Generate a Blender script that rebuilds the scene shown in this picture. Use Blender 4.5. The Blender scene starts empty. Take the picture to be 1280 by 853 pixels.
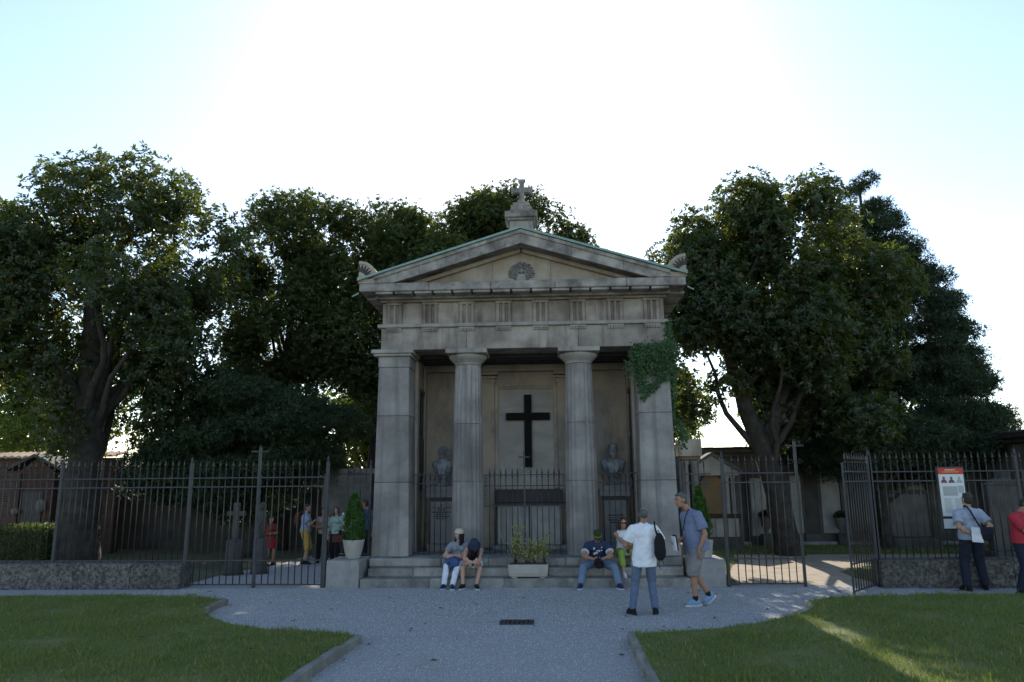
import bpy, bmesh, math, random
import numpy as np
from mathutils import Vector, Matrix, noise

random.seed(7)
scene = bpy.context.scene
COL = scene.collection
V = Vector
R = math.radians

# ------------------------------------------------------------------ camera
PITCH, YAW, ROLL = 0.1934, 0.0491, -0.0087
CAM = V((0.5126, -14.7457, 1.9))
fwd = V((-math.sin(YAW) * math.cos(PITCH), math.cos(YAW) * math.cos(PITCH), math.sin(PITCH)))
rgt = V((math.cos(YAW), math.sin(YAW), 0))
upv = rgt.cross(fwd)
r2 = rgt * math.cos(ROLL) + upv * math.sin(ROLL)
u2 = -rgt * math.sin(ROLL) + upv * math.cos(ROLL)
cd = bpy.data.cameras.new('camera')
cam = bpy.data.objects.new('camera', cd)
COL.objects.link(cam)
cam.matrix_world = Matrix(((r2.x, u2.x, -fwd.x, CAM.x), (r2.y, u2.y, -fwd.y, CAM.y), (r2.z, u2.z, -fwd.z, CAM.z), (0, 0, 0, 1)))
cd.sensor_width = 36
cd.lens = 905 / 1280 * 36
cd.clip_end = 2000
scene.camera = cam

# ------------------------------------------------------------------ sky and sun (the sun stands behind the temple)
SUN_EL, SUN_AZ = R(33), R(-3)          # azimuth from +y, negative = towards the left
w = bpy.data.worlds.new('World')
scene.world = w
w.use_nodes = True
n = w.node_tree
n.nodes.clear()
sky = n.nodes.new('ShaderNodeTexSky')
sky.sky_type = 'NISHITA'
sky.sun_disc = False
sky.sun_elevation = SUN_EL
sky.sun_rotation = SUN_AZ
sky.altitude = 100
sky.air_density = 1.0
sky.dust_density = 0.3
sky.ozone_density = 0.3
bg = n.nodes.new('ShaderNodeBackground')
bg.inputs[1].default_value = 0.15
wo = n.nodes.new('ShaderNodeOutputWorld')
n.links.new(sky.outputs[0], bg.inputs[0])
n.links.new(bg.outputs[0], wo.inputs[0])
sd = bpy.data.lights.new('sun', 'SUN')
sd.energy = 4.0
sd.angle = R(0.55)
sd.color = (1.0, 0.93, 0.82)
sun = bpy.data.objects.new('sun', sd)
COL.objects.link(sun)
to_sun = V((math.sin(SUN_AZ) * math.cos(SUN_EL), math.cos(SUN_AZ) * math.cos(SUN_EL), math.sin(SUN_EL)))
sun.rotation_euler = to_sun.to_track_quat('Z', 'Y').to_euler()
sun.location = (-6, 40, 40)
vs = scene.view_settings
vs.view_transform = 'Standard'
vs.look = 'None'
vs.exposure = 0.92
vs.gamma = 1
vs.use_curve_mapping = False

# ------------------------------------------------------------------ materials
def pbr(name, c1, c2=None, scale=4.0, rough=0.8, bump=0.25, bscale=45.0, streak=0.0, stain=(0.06, 0.06, 0.06),
        metallic=0.0, rnd=0.06, spec=0.3, lo=0.35, hi=0.68, fine=0.0, coords='pos', sscale=(4.0, 4.0, 0.4)):
    m = bpy.data.materials.new(name)
    m.use_nodes = True
    t = m.node_tree
    N, L = t.nodes, t.links
    b = N['Principled BSDF']
    b.inputs['Roughness'].default_value = rough
    b.inputs['Metallic'].default_value = metallic
    b.inputs['Specular IOR Level'].default_value = spec
    if coords == 'pos':
        g = N.new('ShaderNodeNewGeometry'); co = g.outputs['Position']
    else:
        g = N.new('ShaderNodeTexCoord'); co = g.outputs['Object']
    def tex(s, detail=6, rgh=0.6, vec=co):
        x = N.new('ShaderNodeTexNoise')
        x.inputs['Scale'].default_value = s; x.inputs['Detail'].default_value = detail; x.inputs['Roughness'].default_value = rgh
        L.new(vec, x.inputs['Vector']); return x.outputs['Fac']
    def ramp(fac, a, z):
        x = N.new('ShaderNodeMapRange'); x.inputs[1].default_value = a; x.inputs[2].default_value = z
        L.new(fac, x.inputs[0]); return x.outputs[0]
    def mix(fac, a, bb, mode='MIX'):
        x = N.new('ShaderNodeMix'); x.data_type = 'RGBA'; x.blend_type = mode
        if isinstance(fac, float): x.inputs[0].default_value = fac
        else: L.new(fac, x.inputs[0])
        for k, q in ((6, a), (7, bb)):
            if isinstance(q, tuple): x.inputs[k].default_value = (*q, 1)
            else: L.new(q, x.inputs[k])
        return x.outputs[2]
    c2 = c2 or c1
    col = mix(ramp(tex(scale), lo, hi), c1, c2)
    if fine:
        col = mix(ramp(tex(bscale * 1.3, 3), 0.35, 0.65), col, mix(fine, col, (0.0, 0.0, 0.0)))
    if streak:
        mp = N.new('ShaderNodeMapping'); mp.inputs['Scale'].default_value = sscale
        L.new(co, mp.inputs['Vector'])
        f1 = ramp(tex(1.0, 7, 0.65, mp.outputs[0]), 0.5, 0.75)
        f2 = N.new('ShaderNodeMath'); f2.operation = 'MULTIPLY'; f2.inputs[1].default_value = streak
        L.new(f1, f2.inputs[0])
        col = mix(f2.outputs[0], col, stain)
    if rnd:
        oi = N.new('ShaderNodeObjectInfo')
        v = N.new('ShaderNodeMapRange'); v.inputs[3].default_value = 1 - rnd; v.inputs[4].default_value = 1 + rnd
        L.new(oi.outputs['Random'], v.inputs[0])
        hs = N.new('ShaderNodeHueSaturation'); L.new(v.outputs[0], hs.inputs['Value']); L.new(col, hs.inputs['Color'])
        col = hs.outputs[0]
    L.new(col, b.inputs['Base Color'])
    if bump:
        bp = N.new('ShaderNodeBump'); bp.inputs['Strength'].default_value = bump; bp.inputs['Distance'].default_value = 0.02
        L.new(tex(bscale, 8, 0.65), bp.inputs['Height']); L.new(bp.outputs[0], b.inputs['Normal'])
    return m

def brickmat(name):
    m = pbr(name, (0.13, 0.06, 0.04), (0.18, 0.095, 0.065), 6, 0.9, 0.3, 40, 0.4, (0.08, 0.05, 0.04), rnd=0)
    N, L = m.node_tree.nodes, m.node_tree.links
    g = N.new('ShaderNodeNewGeometry'); sp = N.new('ShaderNodeSeparateXYZ'); cb = N.new('ShaderNodeCombineXYZ')
    L.new(g.outputs['Position'], sp.inputs[0]); L.new(sp.outputs[0], cb.inputs[0]); L.new(sp.outputs[2], cb.inputs[1])
    t = N.new('ShaderNodeTexBrick'); L.new(cb.outputs[0], t.inputs['Vector'])
    t.inputs['Scale'].default_value = 1.0; t.inputs['Brick Width'].default_value = .26; t.inputs['Row Height'].default_value = .075; t.inputs['Mortar Size'].default_value = .008
    t.inputs['Color1'].default_value = (0.06, 0.03, 0.021, 1); t.inputs['Color2'].default_value = (0.085, 0.048, 0.035, 1); t.inputs['Mortar'].default_value = (0.09, 0.08, 0.07, 1)
    L.new(t.outputs['Color'], N['Principled BSDF'].inputs['Base Color'])
    return m

def leafmat(name, c1, c2, c3, trans, rough=0.5, tfac=0.3, spec=0.4):
    m = bpy.data.materials.new(name); m.use_nodes = True
    t = m.node_tree; N, L = t.nodes, t.links
    b = N['Principled BSDF']
    b.inputs['Roughness'].default_value = rough; b.inputs['Specular IOR Level'].default_value = spec
    g = N.new('ShaderNodeNewGeometry')
    cr = N.new('ShaderNodeValToRGB'); e = cr.color_ramp.elements
    e[0].color = (*c1, 1); e[1].color = (*c3, 1); e[1].position = 0.97
    k = e.new(0.55); k.color = (*c2, 1); k = e.new(0.92); k.color = (*c2, 1)
    L.new(g.outputs['Random Per Island'], cr.inputs[0]); L.new(cr.outputs[0], b.inputs['Base Color'])
    tr = N.new('ShaderNodeBsdfTranslucent'); tr.inputs[0].default_value = (*trans, 1)
    ms = N.new('ShaderNodeMixShader'); ms.inputs[0].default_value = tfac
    L.new(b.outputs[0], ms.inputs[1]); L.new(tr.outputs[0], ms.inputs[2])
    L.new(ms.outputs[0], N['Material Output'].inputs[0])
    return m

MT = {}
MT['stone'] = pbr('grey_stone', (0.24, 0.22, 0.195), (0.36, 0.33, 0.295), 1.6, 0.88, 0.3, 60, 0.75, (0.075, 0.068, 0.06), rnd=0.08)
MT['column'] = pbr('column_stone', (0.195, 0.18, 0.168), (0.325, 0.302, 0.28), 1.1, 0.88, 0.3, 60, 0.8, (0.085, 0.078, 0.072), rnd=0.14, sscale=(7, 7, 0.3), fine=0.2, lo=0.4, hi=0.62)
MT['cornice'] = pbr('weathered_cornice', (0.18, 0.165, 0.15), (0.37, 0.335, 0.295), 2.4, 0.9, 0.35, 50, 0.97, (0.025, 0.024, 0.024), rnd=0.1, sscale=(2.2, 2.2, 1.4), lo=0.4, hi=0.62)
MT['frieze'] = pbr('frieze_stone', (0.20, 0.168, 0.14), (0.37, 0.325, 0.28), 1.7, 0.88, 0.28, 60, 0.9, (0.075, 0.06, 0.05), rnd=0.1, sscale=(4, 4, 0.6), fine=0.15, lo=0.38, hi=0.64)
MT['tymp'] = pbr('tympanum_stone', (0.42, 0.38, 0.32), (0.29, 0.225, 0.16), 1.6, 0.88, 0.2, 60, 0.55, (0.11, 0.085, 0.06), rnd=0.07, sscale=(2.5, 2.5, 1.0))
MT['step'] = pbr('step_stone', (0.19, 0.18, 0.165), (0.36, 0.345, 0.315), 2.6, 0.92, 0.4, 55, 0.8, (0.055, 0.055, 0.048), rnd=0.18, sscale=(3, 3, 2), fine=0.22)
MT['granite'] = pbr('granite', (0.28, 0.27, 0.26), (0.37, 0.36, 0.345), 7, 0.9, 0.25, 140, 0.4, (0.14, 0.135, 0.125), rnd=0.03, fine=0.4)
MT['plaster'] = pbr('inner_plaster', (0.38, 0.305, 0.23), (0.27, 0.24, 0.21), 1.3, 0.92, 0.25, 40, 0.8, (0.10, 0.08, 0.065), rnd=0.06, sscale=(1.7, 1.7, 0.7), fine=0.15, lo=0.4, hi=0.6)
MT['marble'] = pbr('veined_marble', (0.25, 0.225, 0.195), (0.36, 0.335, 0.295), 1.2, 0.6, 0.08, 40, 0.6, (0.15, 0.13, 0.11), rnd=0.05, sscale=(0.8, 3, 3.5))
MT['dark_stone'] = pbr('dark_slate', (0.035, 0.033, 0.033), (0.055, 0.05, 0.048), 4, 0.6, 0.1, 50)
MT['black'] = pbr('black_painted_wood', (0.008, 0.008, 0.009), (0.014, 0.013, 0.013), 6, 0.9, 0.05, 60, rnd=0, spec=0.1)
MT['bust'] = pbr('bust_marble', (0.11, 0.115, 0.12), (0.27, 0.28, 0.29), 6, 0.6, 0.2, 50, 0.8, (0.035, 0.037, 0.04), sscale=(7, 7, 3))
MT['stele'] = pbr('pedestal_marble', (0.16, 0.155, 0.155), (0.22, 0.21, 0.205), 4, 0.6, 0.08, 50, 0.3, (0.09, 0.09, 0.09))
MT['inscription'] = pbr('carved_letters', (0.03, 0.03, 0.03), rough=0.8, bump=0, rnd=0)
MT['copper'] = pbr('green_copper', (0.17, 0.27, 0.24), (0.25, 0.34, 0.31), 5, 0.6, 0.1, 40, 0.5, (0.10, 0.16, 0.14), metallic=0.1)
MT['iron'] = pbr('painted_iron', (0.026, 0.029, 0.036), (0.045, 0.048, 0.055), 9, 0.5, 0.1, 90, 0.3, (0.13, 0.09, 0.06), metallic=0.2, rnd=0.1, spec=0.5)
MT['bars'] = pbr('rusty_bars', (0.03, 0.026, 0.022), (0.065, 0.053, 0.042), 7, 0.5, 0.1, 90, 0.3, (0.05, 0.04, 0.035), metallic=0.3, rnd=0.2, spec=0.6)
MT['dark_iron'] = pbr('dark_iron', (0.02, 0.022, 0.027), (0.035, 0.036, 0.04), 9, 0.5, 0.1, 90, metallic=0.2, rnd=0.1, spec=0.5)
MT['ceppo'] = pbr('conglomerate_stone', (0.06, 0.056, 0.05), (0.27, 0.25, 0.22), 19, 0.95, 1.0, 30, 0.75, (0.03, 0.031, 0.03), rnd=0.2, lo=0.36, hi=0.72, fine=0.4, sscale=(3, 3, 3))
MT['brick'] = pbr('brick', (0.055, 0.028, 0.02), (0.08, 0.045, 0.032), 6, 0.9, 0.3, 40, 0.4, (0.03, 0.02, 0.016), rnd=0.2)
MT['brickwork'] = brickmat('brickwork')
MT['mortar'] = pbr('mortar', (0.24, 0.21, 0.18), rough=0.95)
MT['tile'] = pbr('roof_tile', (0.36, 0.24, 0.16), (0.44, 0.33, 0.24), 5, 0.85, 0.3, 30, 0.4, (0.12, 0.09, 0.07), rnd=0.2)
MT['wallgrey'] = pbr('grey_render', (0.085, 0.08, 0.072), (0.15, 0.142, 0.128), 2.2, 0.92, 0.3, 35, 0.7, (0.09, 0.085, 0.08), rnd=0.05)  # tone lowered to carry the tree shade behind the fences
MT['slab'] = pbr('pale_slab', (0.25, 0.245, 0.23), (0.36, 0.35, 0.33), 2.5, 0.85, 0.2, 50, 0.6, (0.11, 0.105, 0.095), rnd=0.1)
MT['slab_dark'] = pbr('grey_slab', (0.05, 0.047, 0.043), (0.085, 0.08, 0.073), 2.5, 0.85, 0.15, 50, 0.4, (0.1, 0.1, 0.1), rnd=0.1)  # darkened too, shade of the crowns put into the colour
MT['ochre'] = pbr('ochre_stone', (0.22, 0.14, 0.065), (0.15, 0.11, 0.065), 3, 0.85, 0.15, 40, 0.4, (0.12, 0.1, 0.08))
MT['pot'] = pbr('pale_pot', (0.40, 0.375, 0.33), (0.33, 0.305, 0.265), 5, 0.7, 0.1, 60, 0.25, (0.25, 0.23, 0.2))
MT['soil'] = pbr('soil', (0.05, 0.035, 0.025), (0.09, 0.065, 0.045), 12, 0.95, 0.6, 40)
MT['bark'] = pbr('bark', (0.026, 0.022, 0.018), (0.06, 0.052, 0.043), 5, 0.95, 1.0, 14, 0.5, (0.025, 0.022, 0.018), sscale=(9, 9, 1.0))
MT['magnolia'] = leafmat('magnolia_leaf', (0.013, 0.025, 0.012), (0.029, 0.049, 0.020), (0.10, 0.06, 0.025), (0.34, 0.40, 0.05), 0.42, 0.20, 0.4)
MT['oak'] = leafmat('small_leaf', (0.022, 0.036, 0.015), (0.044, 0.064, 0.023), (0.11, 0.095, 0.03), (0.30, 0.35, 0.05), 0.5, 0.24, 0.3)
MT['yew'] = leafmat('yew_needles', (0.018, 0.034, 0.017), (0.034, 0.056, 0.025), (0.05, 0.065, 0.025), (0.08, 0.12, 0.03), 0.55, 0.15, 0.25)
MT['cedar'] = leafmat('cedar_needles', (0.018, 0.034, 0.02), (0.034, 0.058, 0.03), (0.06, 0.06, 0.028), (0.08, 0.12, 0.03), 0.55, 0.15, 0.25)
MT['bright'] = leafmat('yellow_green_leaf', (0.06, 0.10, 0.02), (0.11, 0.15, 0.03), (0.2, 0.18, 0.04), (0.34, 0.42, 0.05), 0.5, 0.4)
MT['hedge'] = leafmat('box_hedge_leaf', (0.03, 0.055, 0.015), (0.06, 0.09, 0.02), (0.1, 0.11, 0.03), (0.2, 0.26, 0.04), 0.45, 0.3)
MT['cypress'] = leafmat('dwarf_cypress', (0.03, 0.075, 0.014), (0.05, 0.12, 0.022), (0.08, 0.14, 0.03), (0.10, 0.22, 0.02), 0.55, 0.25)
MT['ivy'] = leafmat('ivy_leaf', (0.018, 0.045, 0.012), (0.038, 0.085, 0.022), (0.07, 0.12, 0.03), (0.08, 0.18, 0.02), 0.5, 0.25)
MT['shrub'] = leafmat('pale_shrub_leaf', (0.22, 0.24, 0.07), (0.42, 0.40, 0.13), (0.5, 0.42, 0.16), (0.4, 0.42, 0.08), 0.5, 0.3)
MT['grass'] = leafmat('grass_blade', (0.085, 0.13, 0.028), (0.16, 0.20, 0.05), (0.40, 0.32, 0.14), (0.28, 0.34, 0.05), 0.6, 0.25)
MT['deadleaf'] = leafmat('dry_leaf', (0.09, 0.05, 0.025), (0.15, 0.085, 0.04), (0.2, 0.14, 0.07), (0.2, 0.1, 0.04), 0.7, 0.1)
MT['lawn'] = pbr('lawn_soil', (0.10, 0.125, 0.035), (0.17, 0.155, 0.06), 1.6, 0.95, 0.6, 70, 0.4, (0.12, 0.11, 0.05), rnd=0, sscale=(3, 3, 3))
MT['gravel'] = pbr('gravel', (0.31, 0.305, 0.295), (0.56, 0.55, 0.53), 60, 0.95, 0.9, 130, 0.6, (0.27, 0.24, 0.20), rnd=0, lo=0.3, hi=0.7, sscale=(0.7, 1.6, 1), fine=0.35)
MT['pebble'] = leafmat('pebble', (0.20, 0.19, 0.18), (0.56, 0.55, 0.53), (0.72, 0.71, 0.69), (0, 0, 0), 0.9, 0.0)
MT['dirt'] = pbr('pale_dirt', (0.36, 0.29, 0.21), (0.27, 0.22, 0.16), 3, 0.95, 0.5, 60, 0.3, (0.15, 0.13, 0.08), rnd=0, sscale=(1.5, 1.5, 1))
MT['ground'] = pbr('grassy_earth', (0.07, 0.08, 0.03), (0.13, 0.11, 0.07), 1.2, 0.95, 0.6, 40, 0.3, (0.05, 0.06, 0.02), rnd=0, sscale=(1, 1, 1))  # green and brown earth tones, mixed by noise
MT['kerb'] = pbr('kerb_stone', (0.15, 0.14, 0.12), (0.27, 0.25, 0.215), 6, 0.9, 0.4, 40, 0.6, (0.06, 0.06, 0.045), rnd=0.12, sscale=(3, 3, 3))

# ------------------------------------------------------------------ mesh helpers
class MB:
    def __init__(s): s.v = []; s.f = []; s.sm = []
    def add(s, vs, fs, smooth=False):
        o = len(s.v); s.v += [tuple(x) for x in vs]
        s.f += [tuple(o + i for i in f) for f in fs]; s.sm += [smooth] * len(fs); return s
    def box(s, x0, x1, y0, y1, z0, z1):
        vs = [(x, y, z) for z in (z0, z1) for y in (y0, y1) for x in (x0, x1)]
        return s.add(vs, [(0, 2, 3, 1), (4, 5, 7, 6), (0, 1, 5, 4), (2, 6, 7, 3), (0, 4, 6, 2), (1, 3, 7, 5)])
    def cbox(s, x0, x1, y0, y1, z0, z1, c=0.012):
        c = min(c, (x1 - x0) * .3, (y1 - y0) * .3, (z1 - z0) * .3)
        bm = bmesh.new()
        for x, dx in ((x0, c), (x1, -c)):
            for y, dy in ((y0, c), (y1, -c)):
                for z, dz in ((z0, c), (z1, -c)):
                    bm.verts.new((x + dx, y + dy, z)); bm.verts.new((x + dx, y, z + dz)); bm.verts.new((x, y + dy, z + dz))
        return s.hull(bm)
    def hull(s, bm):
        r = bmesh.ops.convex_hull(bm, input=bm.verts)
        bmesh.ops.dissolve_limit(bm, angle_limit=0.02, verts=bm.verts, edges=bm.edges)
        bmesh.ops.recalc_face_normals(bm, faces=bm.faces)
        bm.verts.index_update()
        s.add([v.co for v in bm.verts], [[v.index for v in f.verts] for f in bm.faces]); bm.free(); return s
    def hullpts(s, pts):
        bm = bmesh.new()
        for p in pts: bm.verts.new(p)
        return s.hull(bm)
    def prism(s, poly, y0, y1, axis='y'):
        # poly: list of (a, b); extruded along axis
        k = len(poly)
        def p(a, b, t): return {'y': (a, t, b), 'z': (a, b, t), 'x': (t, a, b)}[axis]
        vs = [p(a, b, y0) for a, b in poly] + [p(a, b, y1) for a, b in poly]
        fs = [tuple(range(k)), tuple(range(2 * k - 1, k - 1, -1))]
        fs += [(i, i + k, (i + 1) % k + k, (i + 1) % k) for i in range(k)]
        return s.add(vs, fs)
    def lathe(s, prof, seg=24, c=(0, 0, 0), smooth=True, flute=0):
        vs = []; fs = []
        for r, z in prof:
            for i in range(seg):
                a = 2 * math.pi * i / seg
                rr = r * (1 - flute * (i % 2)) if flute else r
                vs.append((c[0] + rr * math.cos(a), c[1] + rr * math.sin(a), c[2] + z))
        k = len(prof)
        for j in range(k - 1):
            for i in range(seg):
                i2 = (i + 1) % seg
                fs.append((j * seg + i, j * seg + i2, (j + 1) * seg + i2, (j + 1) * seg + i))
        o = len(s.v); s.add(vs, fs, smooth)
        s.f.append(tuple(o + i for i in range(seg - 1, -1, -1))); s.f.append(tuple(o + (k - 1) * seg + i for i in range(seg))); s.sm += [False, False]
        return s
    def tube(s, pts, rad, seg=8, smooth=True, caps=True):
        pts = [V(p) for p in pts]; k = len(pts)
        if not hasattr(rad, '__len__'): rad = [rad] * k
        vs = []; fs = []; prev = None
        for j in range(k):
            d = (pts[min(j + 1, k - 1)] - pts[max(j - 1, 0)])
            if d.length < 1e-9: d = V((0, 0, 1))
            d.normalize()
            a = prev - d * prev.dot(d) if prev else d.cross(V((0, 0, 1)) if abs(d.z) < .9 else V((1, 0, 0)))
            if a.length < 1e-6: a = d.orthogonal()
            a.normalize(); prev = a; b = d.cross(a)
            for i in range(seg):
                t = 2 * math.pi * (i + .5) / seg
                vs.append(pts[j] + (a * math.cos(t) + b * math.sin(t)) * rad[j])
        for j in range(k - 1):
            for i in range(seg):
                i2 = (i + 1) % seg
                fs.append((j * seg + i, j * seg + i2, (j + 1) * seg + i2, (j + 1) * seg + i))
        o = len(s.v); s.add(vs, fs, smooth)
        if caps:
            s.f.append(tuple(o + i for i in range(seg - 1, -1, -1))); s.f.append(tuple(o + (k - 1) * seg + i for i in range(seg))); s.sm += [False, False]
        return s
    def ell(s, c, r, ax=None, seg=12, rings=8, smooth=True):
        c = V(c); A = ax or (V((1, 0, 0)), V((0, 1, 0)), V((0, 0, 1)))
        vs = [c - A[2] * r[2]]; fs = []
        for j in range(1, rings):
            t = math.pi * j / rings - math.pi / 2
            for i in range(seg):
                p = 2 * math.pi * i / seg
                vs.append(c + A[0] * (r[0] * math.cos(t) * math.cos(p)) + A[1] * (r[1] * math.cos(t) * math.sin(p)) + A[2] * (r[2] * math.sin(t)))
        vs.append(c + A[2] * r[2]); top = len(vs) - 1
        for i in range(seg):
            fs.append((0, 1 + (i + 1) % seg, 1 + i)); b = 1 + (rings - 2) * seg
            fs.append((top, b + i, b + (i + 1) % seg))
        for j in range(rings - 2):
            for i in range(seg):
                a = 1 + j * seg; i2 = (i + 1) % seg
                fs.append((a + i, a + i2, a + seg + i2, a + seg + i))
        return s.add(vs, fs, smooth)
    def cap(s, p0, p1, r0, r1, seg=10):
        p0 = V(p0); p1 = V(p1); d = (p1 - p0)
        if d.length < 1e-5: return s.ell(p0, (r0, r0, r0))
        d.normalize(); q = []; rr = []
        for t in (-.98, -.75, -.4, 0): q.append(p0 + d * (r0 * t)); rr.append(r0 * math.sqrt(max(0.01, 1 - t * t)))
        for t in (0, .4, .75, .98): q.append(p1 + d * (r1 * t)); rr.append(r1 * math.sqrt(max(0.01, 1 - t * t)))
        return s.tube(q, rr, seg)
    def mesh(s, name):
        me = bpy.data.meshes.new(name); me.from_pydata(s.v, [], s.f)
        me.polygons.foreach_set('use_smooth', s.sm); me.update(); return me
    def build(s, name, m, parent=None, **k): return obj(name, s.mesh(name), m, parent, **k)

def obj(name, me, m, parent=None, loc=None, rot=None, kind=None):
    if m and not me.materials: me.materials.append(MT[m] if isinstance(m, str) else m)
    o = bpy.data.objects.new(name, me); COL.objects.link(o)
    if parent: o.parent = parent
    if loc: o.location = loc
    if rot: o.rotation_euler = rot
    if kind: o['kind'] = kind
    return o
def tag(o, label, cat, group=None):
    o['label'] = label; o['category'] = cat
    if group: o['group'] = group
    return o
def thing(name, label, cat, loc=(0, 0, 0), group=None, rz=0):
    o = bpy.data.objects.new(name, None); COL.objects.link(o); o.location = loc; o.rotation_euler = (0, 0, rz)
    o.empty_display_size = .1
    return tag(o, label, cat, group)

def rough_box(x0, x1, y0, y1, z0, z1, step=0.09, amp=0.02, seed=0, fq=7):
    bm = bmesh.new()
    bmesh.ops.create_cube(bm, size=1)
    for v in bm.verts: v.co = V((x0 + (v.co.x + .5) * (x1 - x0), y0 + (v.co.y + .5) * (y1 - y0), z0 + (v.co.z + .5) * (z1 - z0)))
    for ax, L in ((0, x1 - x0), (1, y1 - y0), (2, z1 - z0)):
        k = max(1, int(L / step))
        es = [e for e in bm.edges if abs((e.verts[0].co - e.verts[1].co).normalized()[ax]) > .9]
        if k > 1: bmesh.ops.subdivide_edges(bm, edges=es, cuts=k - 1, use_grid_fill=True)
    for v in bm.verts:
        q = v.co * fq + V((seed * 3.1, seed, 0))
        v.co += noise.noise_vector(q) * amp + noise.noise_vector(q * 2.7) * amp * .5
    b = MB(); bm.verts.index_update()
    b.add([v.co for v in bm.verts], [[v.index for v in f.verts] for f in bm.faces], False); bm.free(); return b

def np_mesh(name, verts, tris, smooth=False):
    me = bpy.data.meshes.new(name)
    nv, nt_ = len(verts), len(tris)
    me.vertices.add(nv); me.vertices.foreach_set('co', np.ascontiguousarray(verts, np.float32).ravel())
    me.loops.add(nt_ * 3); me.loops.foreach_set('vertex_index', np.ascontiguousarray(tris, np.int32).ravel())
    me.polygons.add(nt_); me.polygons.foreach_set('loop_start', np.arange(0, nt_ * 3, 3, dtype=np.int32))
    me.polygons.foreach_set('loop_total', np.full(nt_, 3, np.int32))
    me.update(calc_edges=True); me.validate(); return me

def nrm(a): return a / np.maximum(np.linalg.norm(a, axis=-1, keepdims=True), 1e-9)

def leaves_mesh(name, P, D, Nn, Ln, W, fold=0.25):
    """one folded four-point leaf at each P, pointing along D, upper side Nn"""
    D = nrm(D); S = nrm(np.cross(D, Nn)); U = np.cross(S, D)
    Ln = Ln[:, None]; W = W[:, None]
    mid = P + D * Ln * .5
    v = np.stack([P, mid + S * W * .5 + U * W * fold, P + D * Ln - U * Ln * .08, mid - S * W * .5 + U * W * fold], 1).reshape(-1, 3)
    k = np.arange(len(P))[:, None] * 4
    t = np.concatenate([k + np.array([[0, 1, 2]]), k + np.array([[0, 2, 3]])], 0)
    return np_mesh(name, v, t)

def rosette_crown(name, clumps, n, per, L, W, rng, shell=0.55, up=0.5, spread=(35, 85), dens=None):
    """clumps: array (k, 6) of centre and radii; n twig ends with `per` leaves each"""
    C = np.array(clumps, float)
    wt = (C[:, 3] * C[:, 4] * C[:, 5]) ** .7
    idx = rng.choice(len(C), n, p=wt / wt.sum())
    d = nrm(rng.normal(size=(n, 3)))
    rr = shell + (1 - shell) * rng.random(n) ** .7
    rr *= 1 + .12 * rng.normal(size=n)
    P = C[idx, :3] + d * C[idx, 3:] * rr[:, None]
    A = nrm(d * .7 + np.array([0, 0, up]) + rng.normal(size=(n, 3)) * .35)
    T = nrm(np.cross(A, rng.normal(size=(n, 3)))); B = np.cross(A, T)
    P = np.repeat(P, per, 0); A = np.repeat(A, per, 0); T = np.repeat(T, per, 0); B = np.repeat(B, per, 0)
    k = len(P)
    ph = np.tile(np.arange(per) * 2.4, n) + rng.normal(size=k) * .3
    th = np.radians(rng.uniform(spread[0], spread[1], k))
    D = A * np.cos(th)[:, None] + (T * np.cos(ph)[:, None] + B * np.sin(ph)[:, None]) * np.sin(th)[:, None]
    D[:, 2] -= .12
    return leaves_mesh(name, P + D * L * .1, D, A, L * rng.uniform(.65, 1.15, k), W * rng.uniform(.75, 1.15, k))

def limb(b, p0, p1, r0, r1, seg=8, bend=0.25, k=7, seed=0):
    p0 = V(p0); p1 = V(p1); L = (p1 - p0).length; pts = []; rr = []
    for j in range(k + 1):
        t = j / k
        q = p0.lerp(p1, t) + noise.noise_vector(V((seed * 1.7, t * 2.3, seed))) * bend * L * .3 * math.sin(math.pi * t)
        pts.append(q); rr.append(r0 + (r1 - r0) * t)
    b.tube(pts, rr, seg); return pts

def tree(name, label, trunkpts, trunkr, clumps, leafm, n, per, L, W, seed, group=None, limb_r=.12, limbs=None, **k):
    rng = np.random.default_rng(seed)
    base = V(trunkpts[0])
    t = thing(name, label, 'tree', base, group)
    b = MB()
    sub = []
    for i in range(len(trunkpts) - 1):
        for j in range(5):
            sub.append((V(trunkpts[i]).lerp(V(trunkpts[i + 1]), j / 5), trunkr[i] + (trunkr[i + 1] - trunkr[i]) * j / 5))
    sub.append((V(trunkpts[-1]), trunkr[-1]))
    o = len(b.v)
    b.tube([p + noise.noise_vector(p * 1.3) * .05 for p, r in sub], [r for p, r in sub], 14)
    for i in range(o, len(b.v)):
        q = V(b.v[i]); b.v[i] = tuple(q + noise.noise_vector(V((q.x * 5, q.y * 5, q.z * 1.2))) * trunkr[0] * .16)
    C = np.array(clumps)
    for j in (limbs if limbs is not None else range(len(clumps))):
        c = V(C[j, :3]); zt = V(trunkpts[-1]).z
        # leave the trunk at a point below the clump
        f = min(1, max(.35, (c.z - base.z) / max(.1, zt - base.z) - .25))
        i0 = min(len(sub) - 1, int(f * (len(sub) - 1)))
        limb(b, sub[i0][0], c, min(limb_r, sub[i0][1] * .7), .02, 6, .35, 7, j + seed)
    b.v = [tuple(V(q) - base) for q in b.v]
    b.build('trunk', 'bark', t)
    me = rosette_crown('crown', C - np.array([*base, 0, 0, 0]), n, per, L, W, rng, **k)
    obj('crown', me, leafm, t)
    return t

def hull_clumps(c, r, n, cr, seed, zmin=-1e9, flat=1.0, keep=None):
    """clumps spread over and inside an ellipsoid"""
    rng = np.random.default_rng(seed); out = []
    while len(out) < n:
        d = nrm(rng.normal(size=3)); q = rng.uniform(.45, .95)
        p = np.array(c) + d * np.array(r) * q
        if p[2] < zmin or (keep and not keep(p)): continue
        s = rng.uniform(cr[0], cr[1])
        out.append((*p, s, s, s * flat))
    return out

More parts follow.
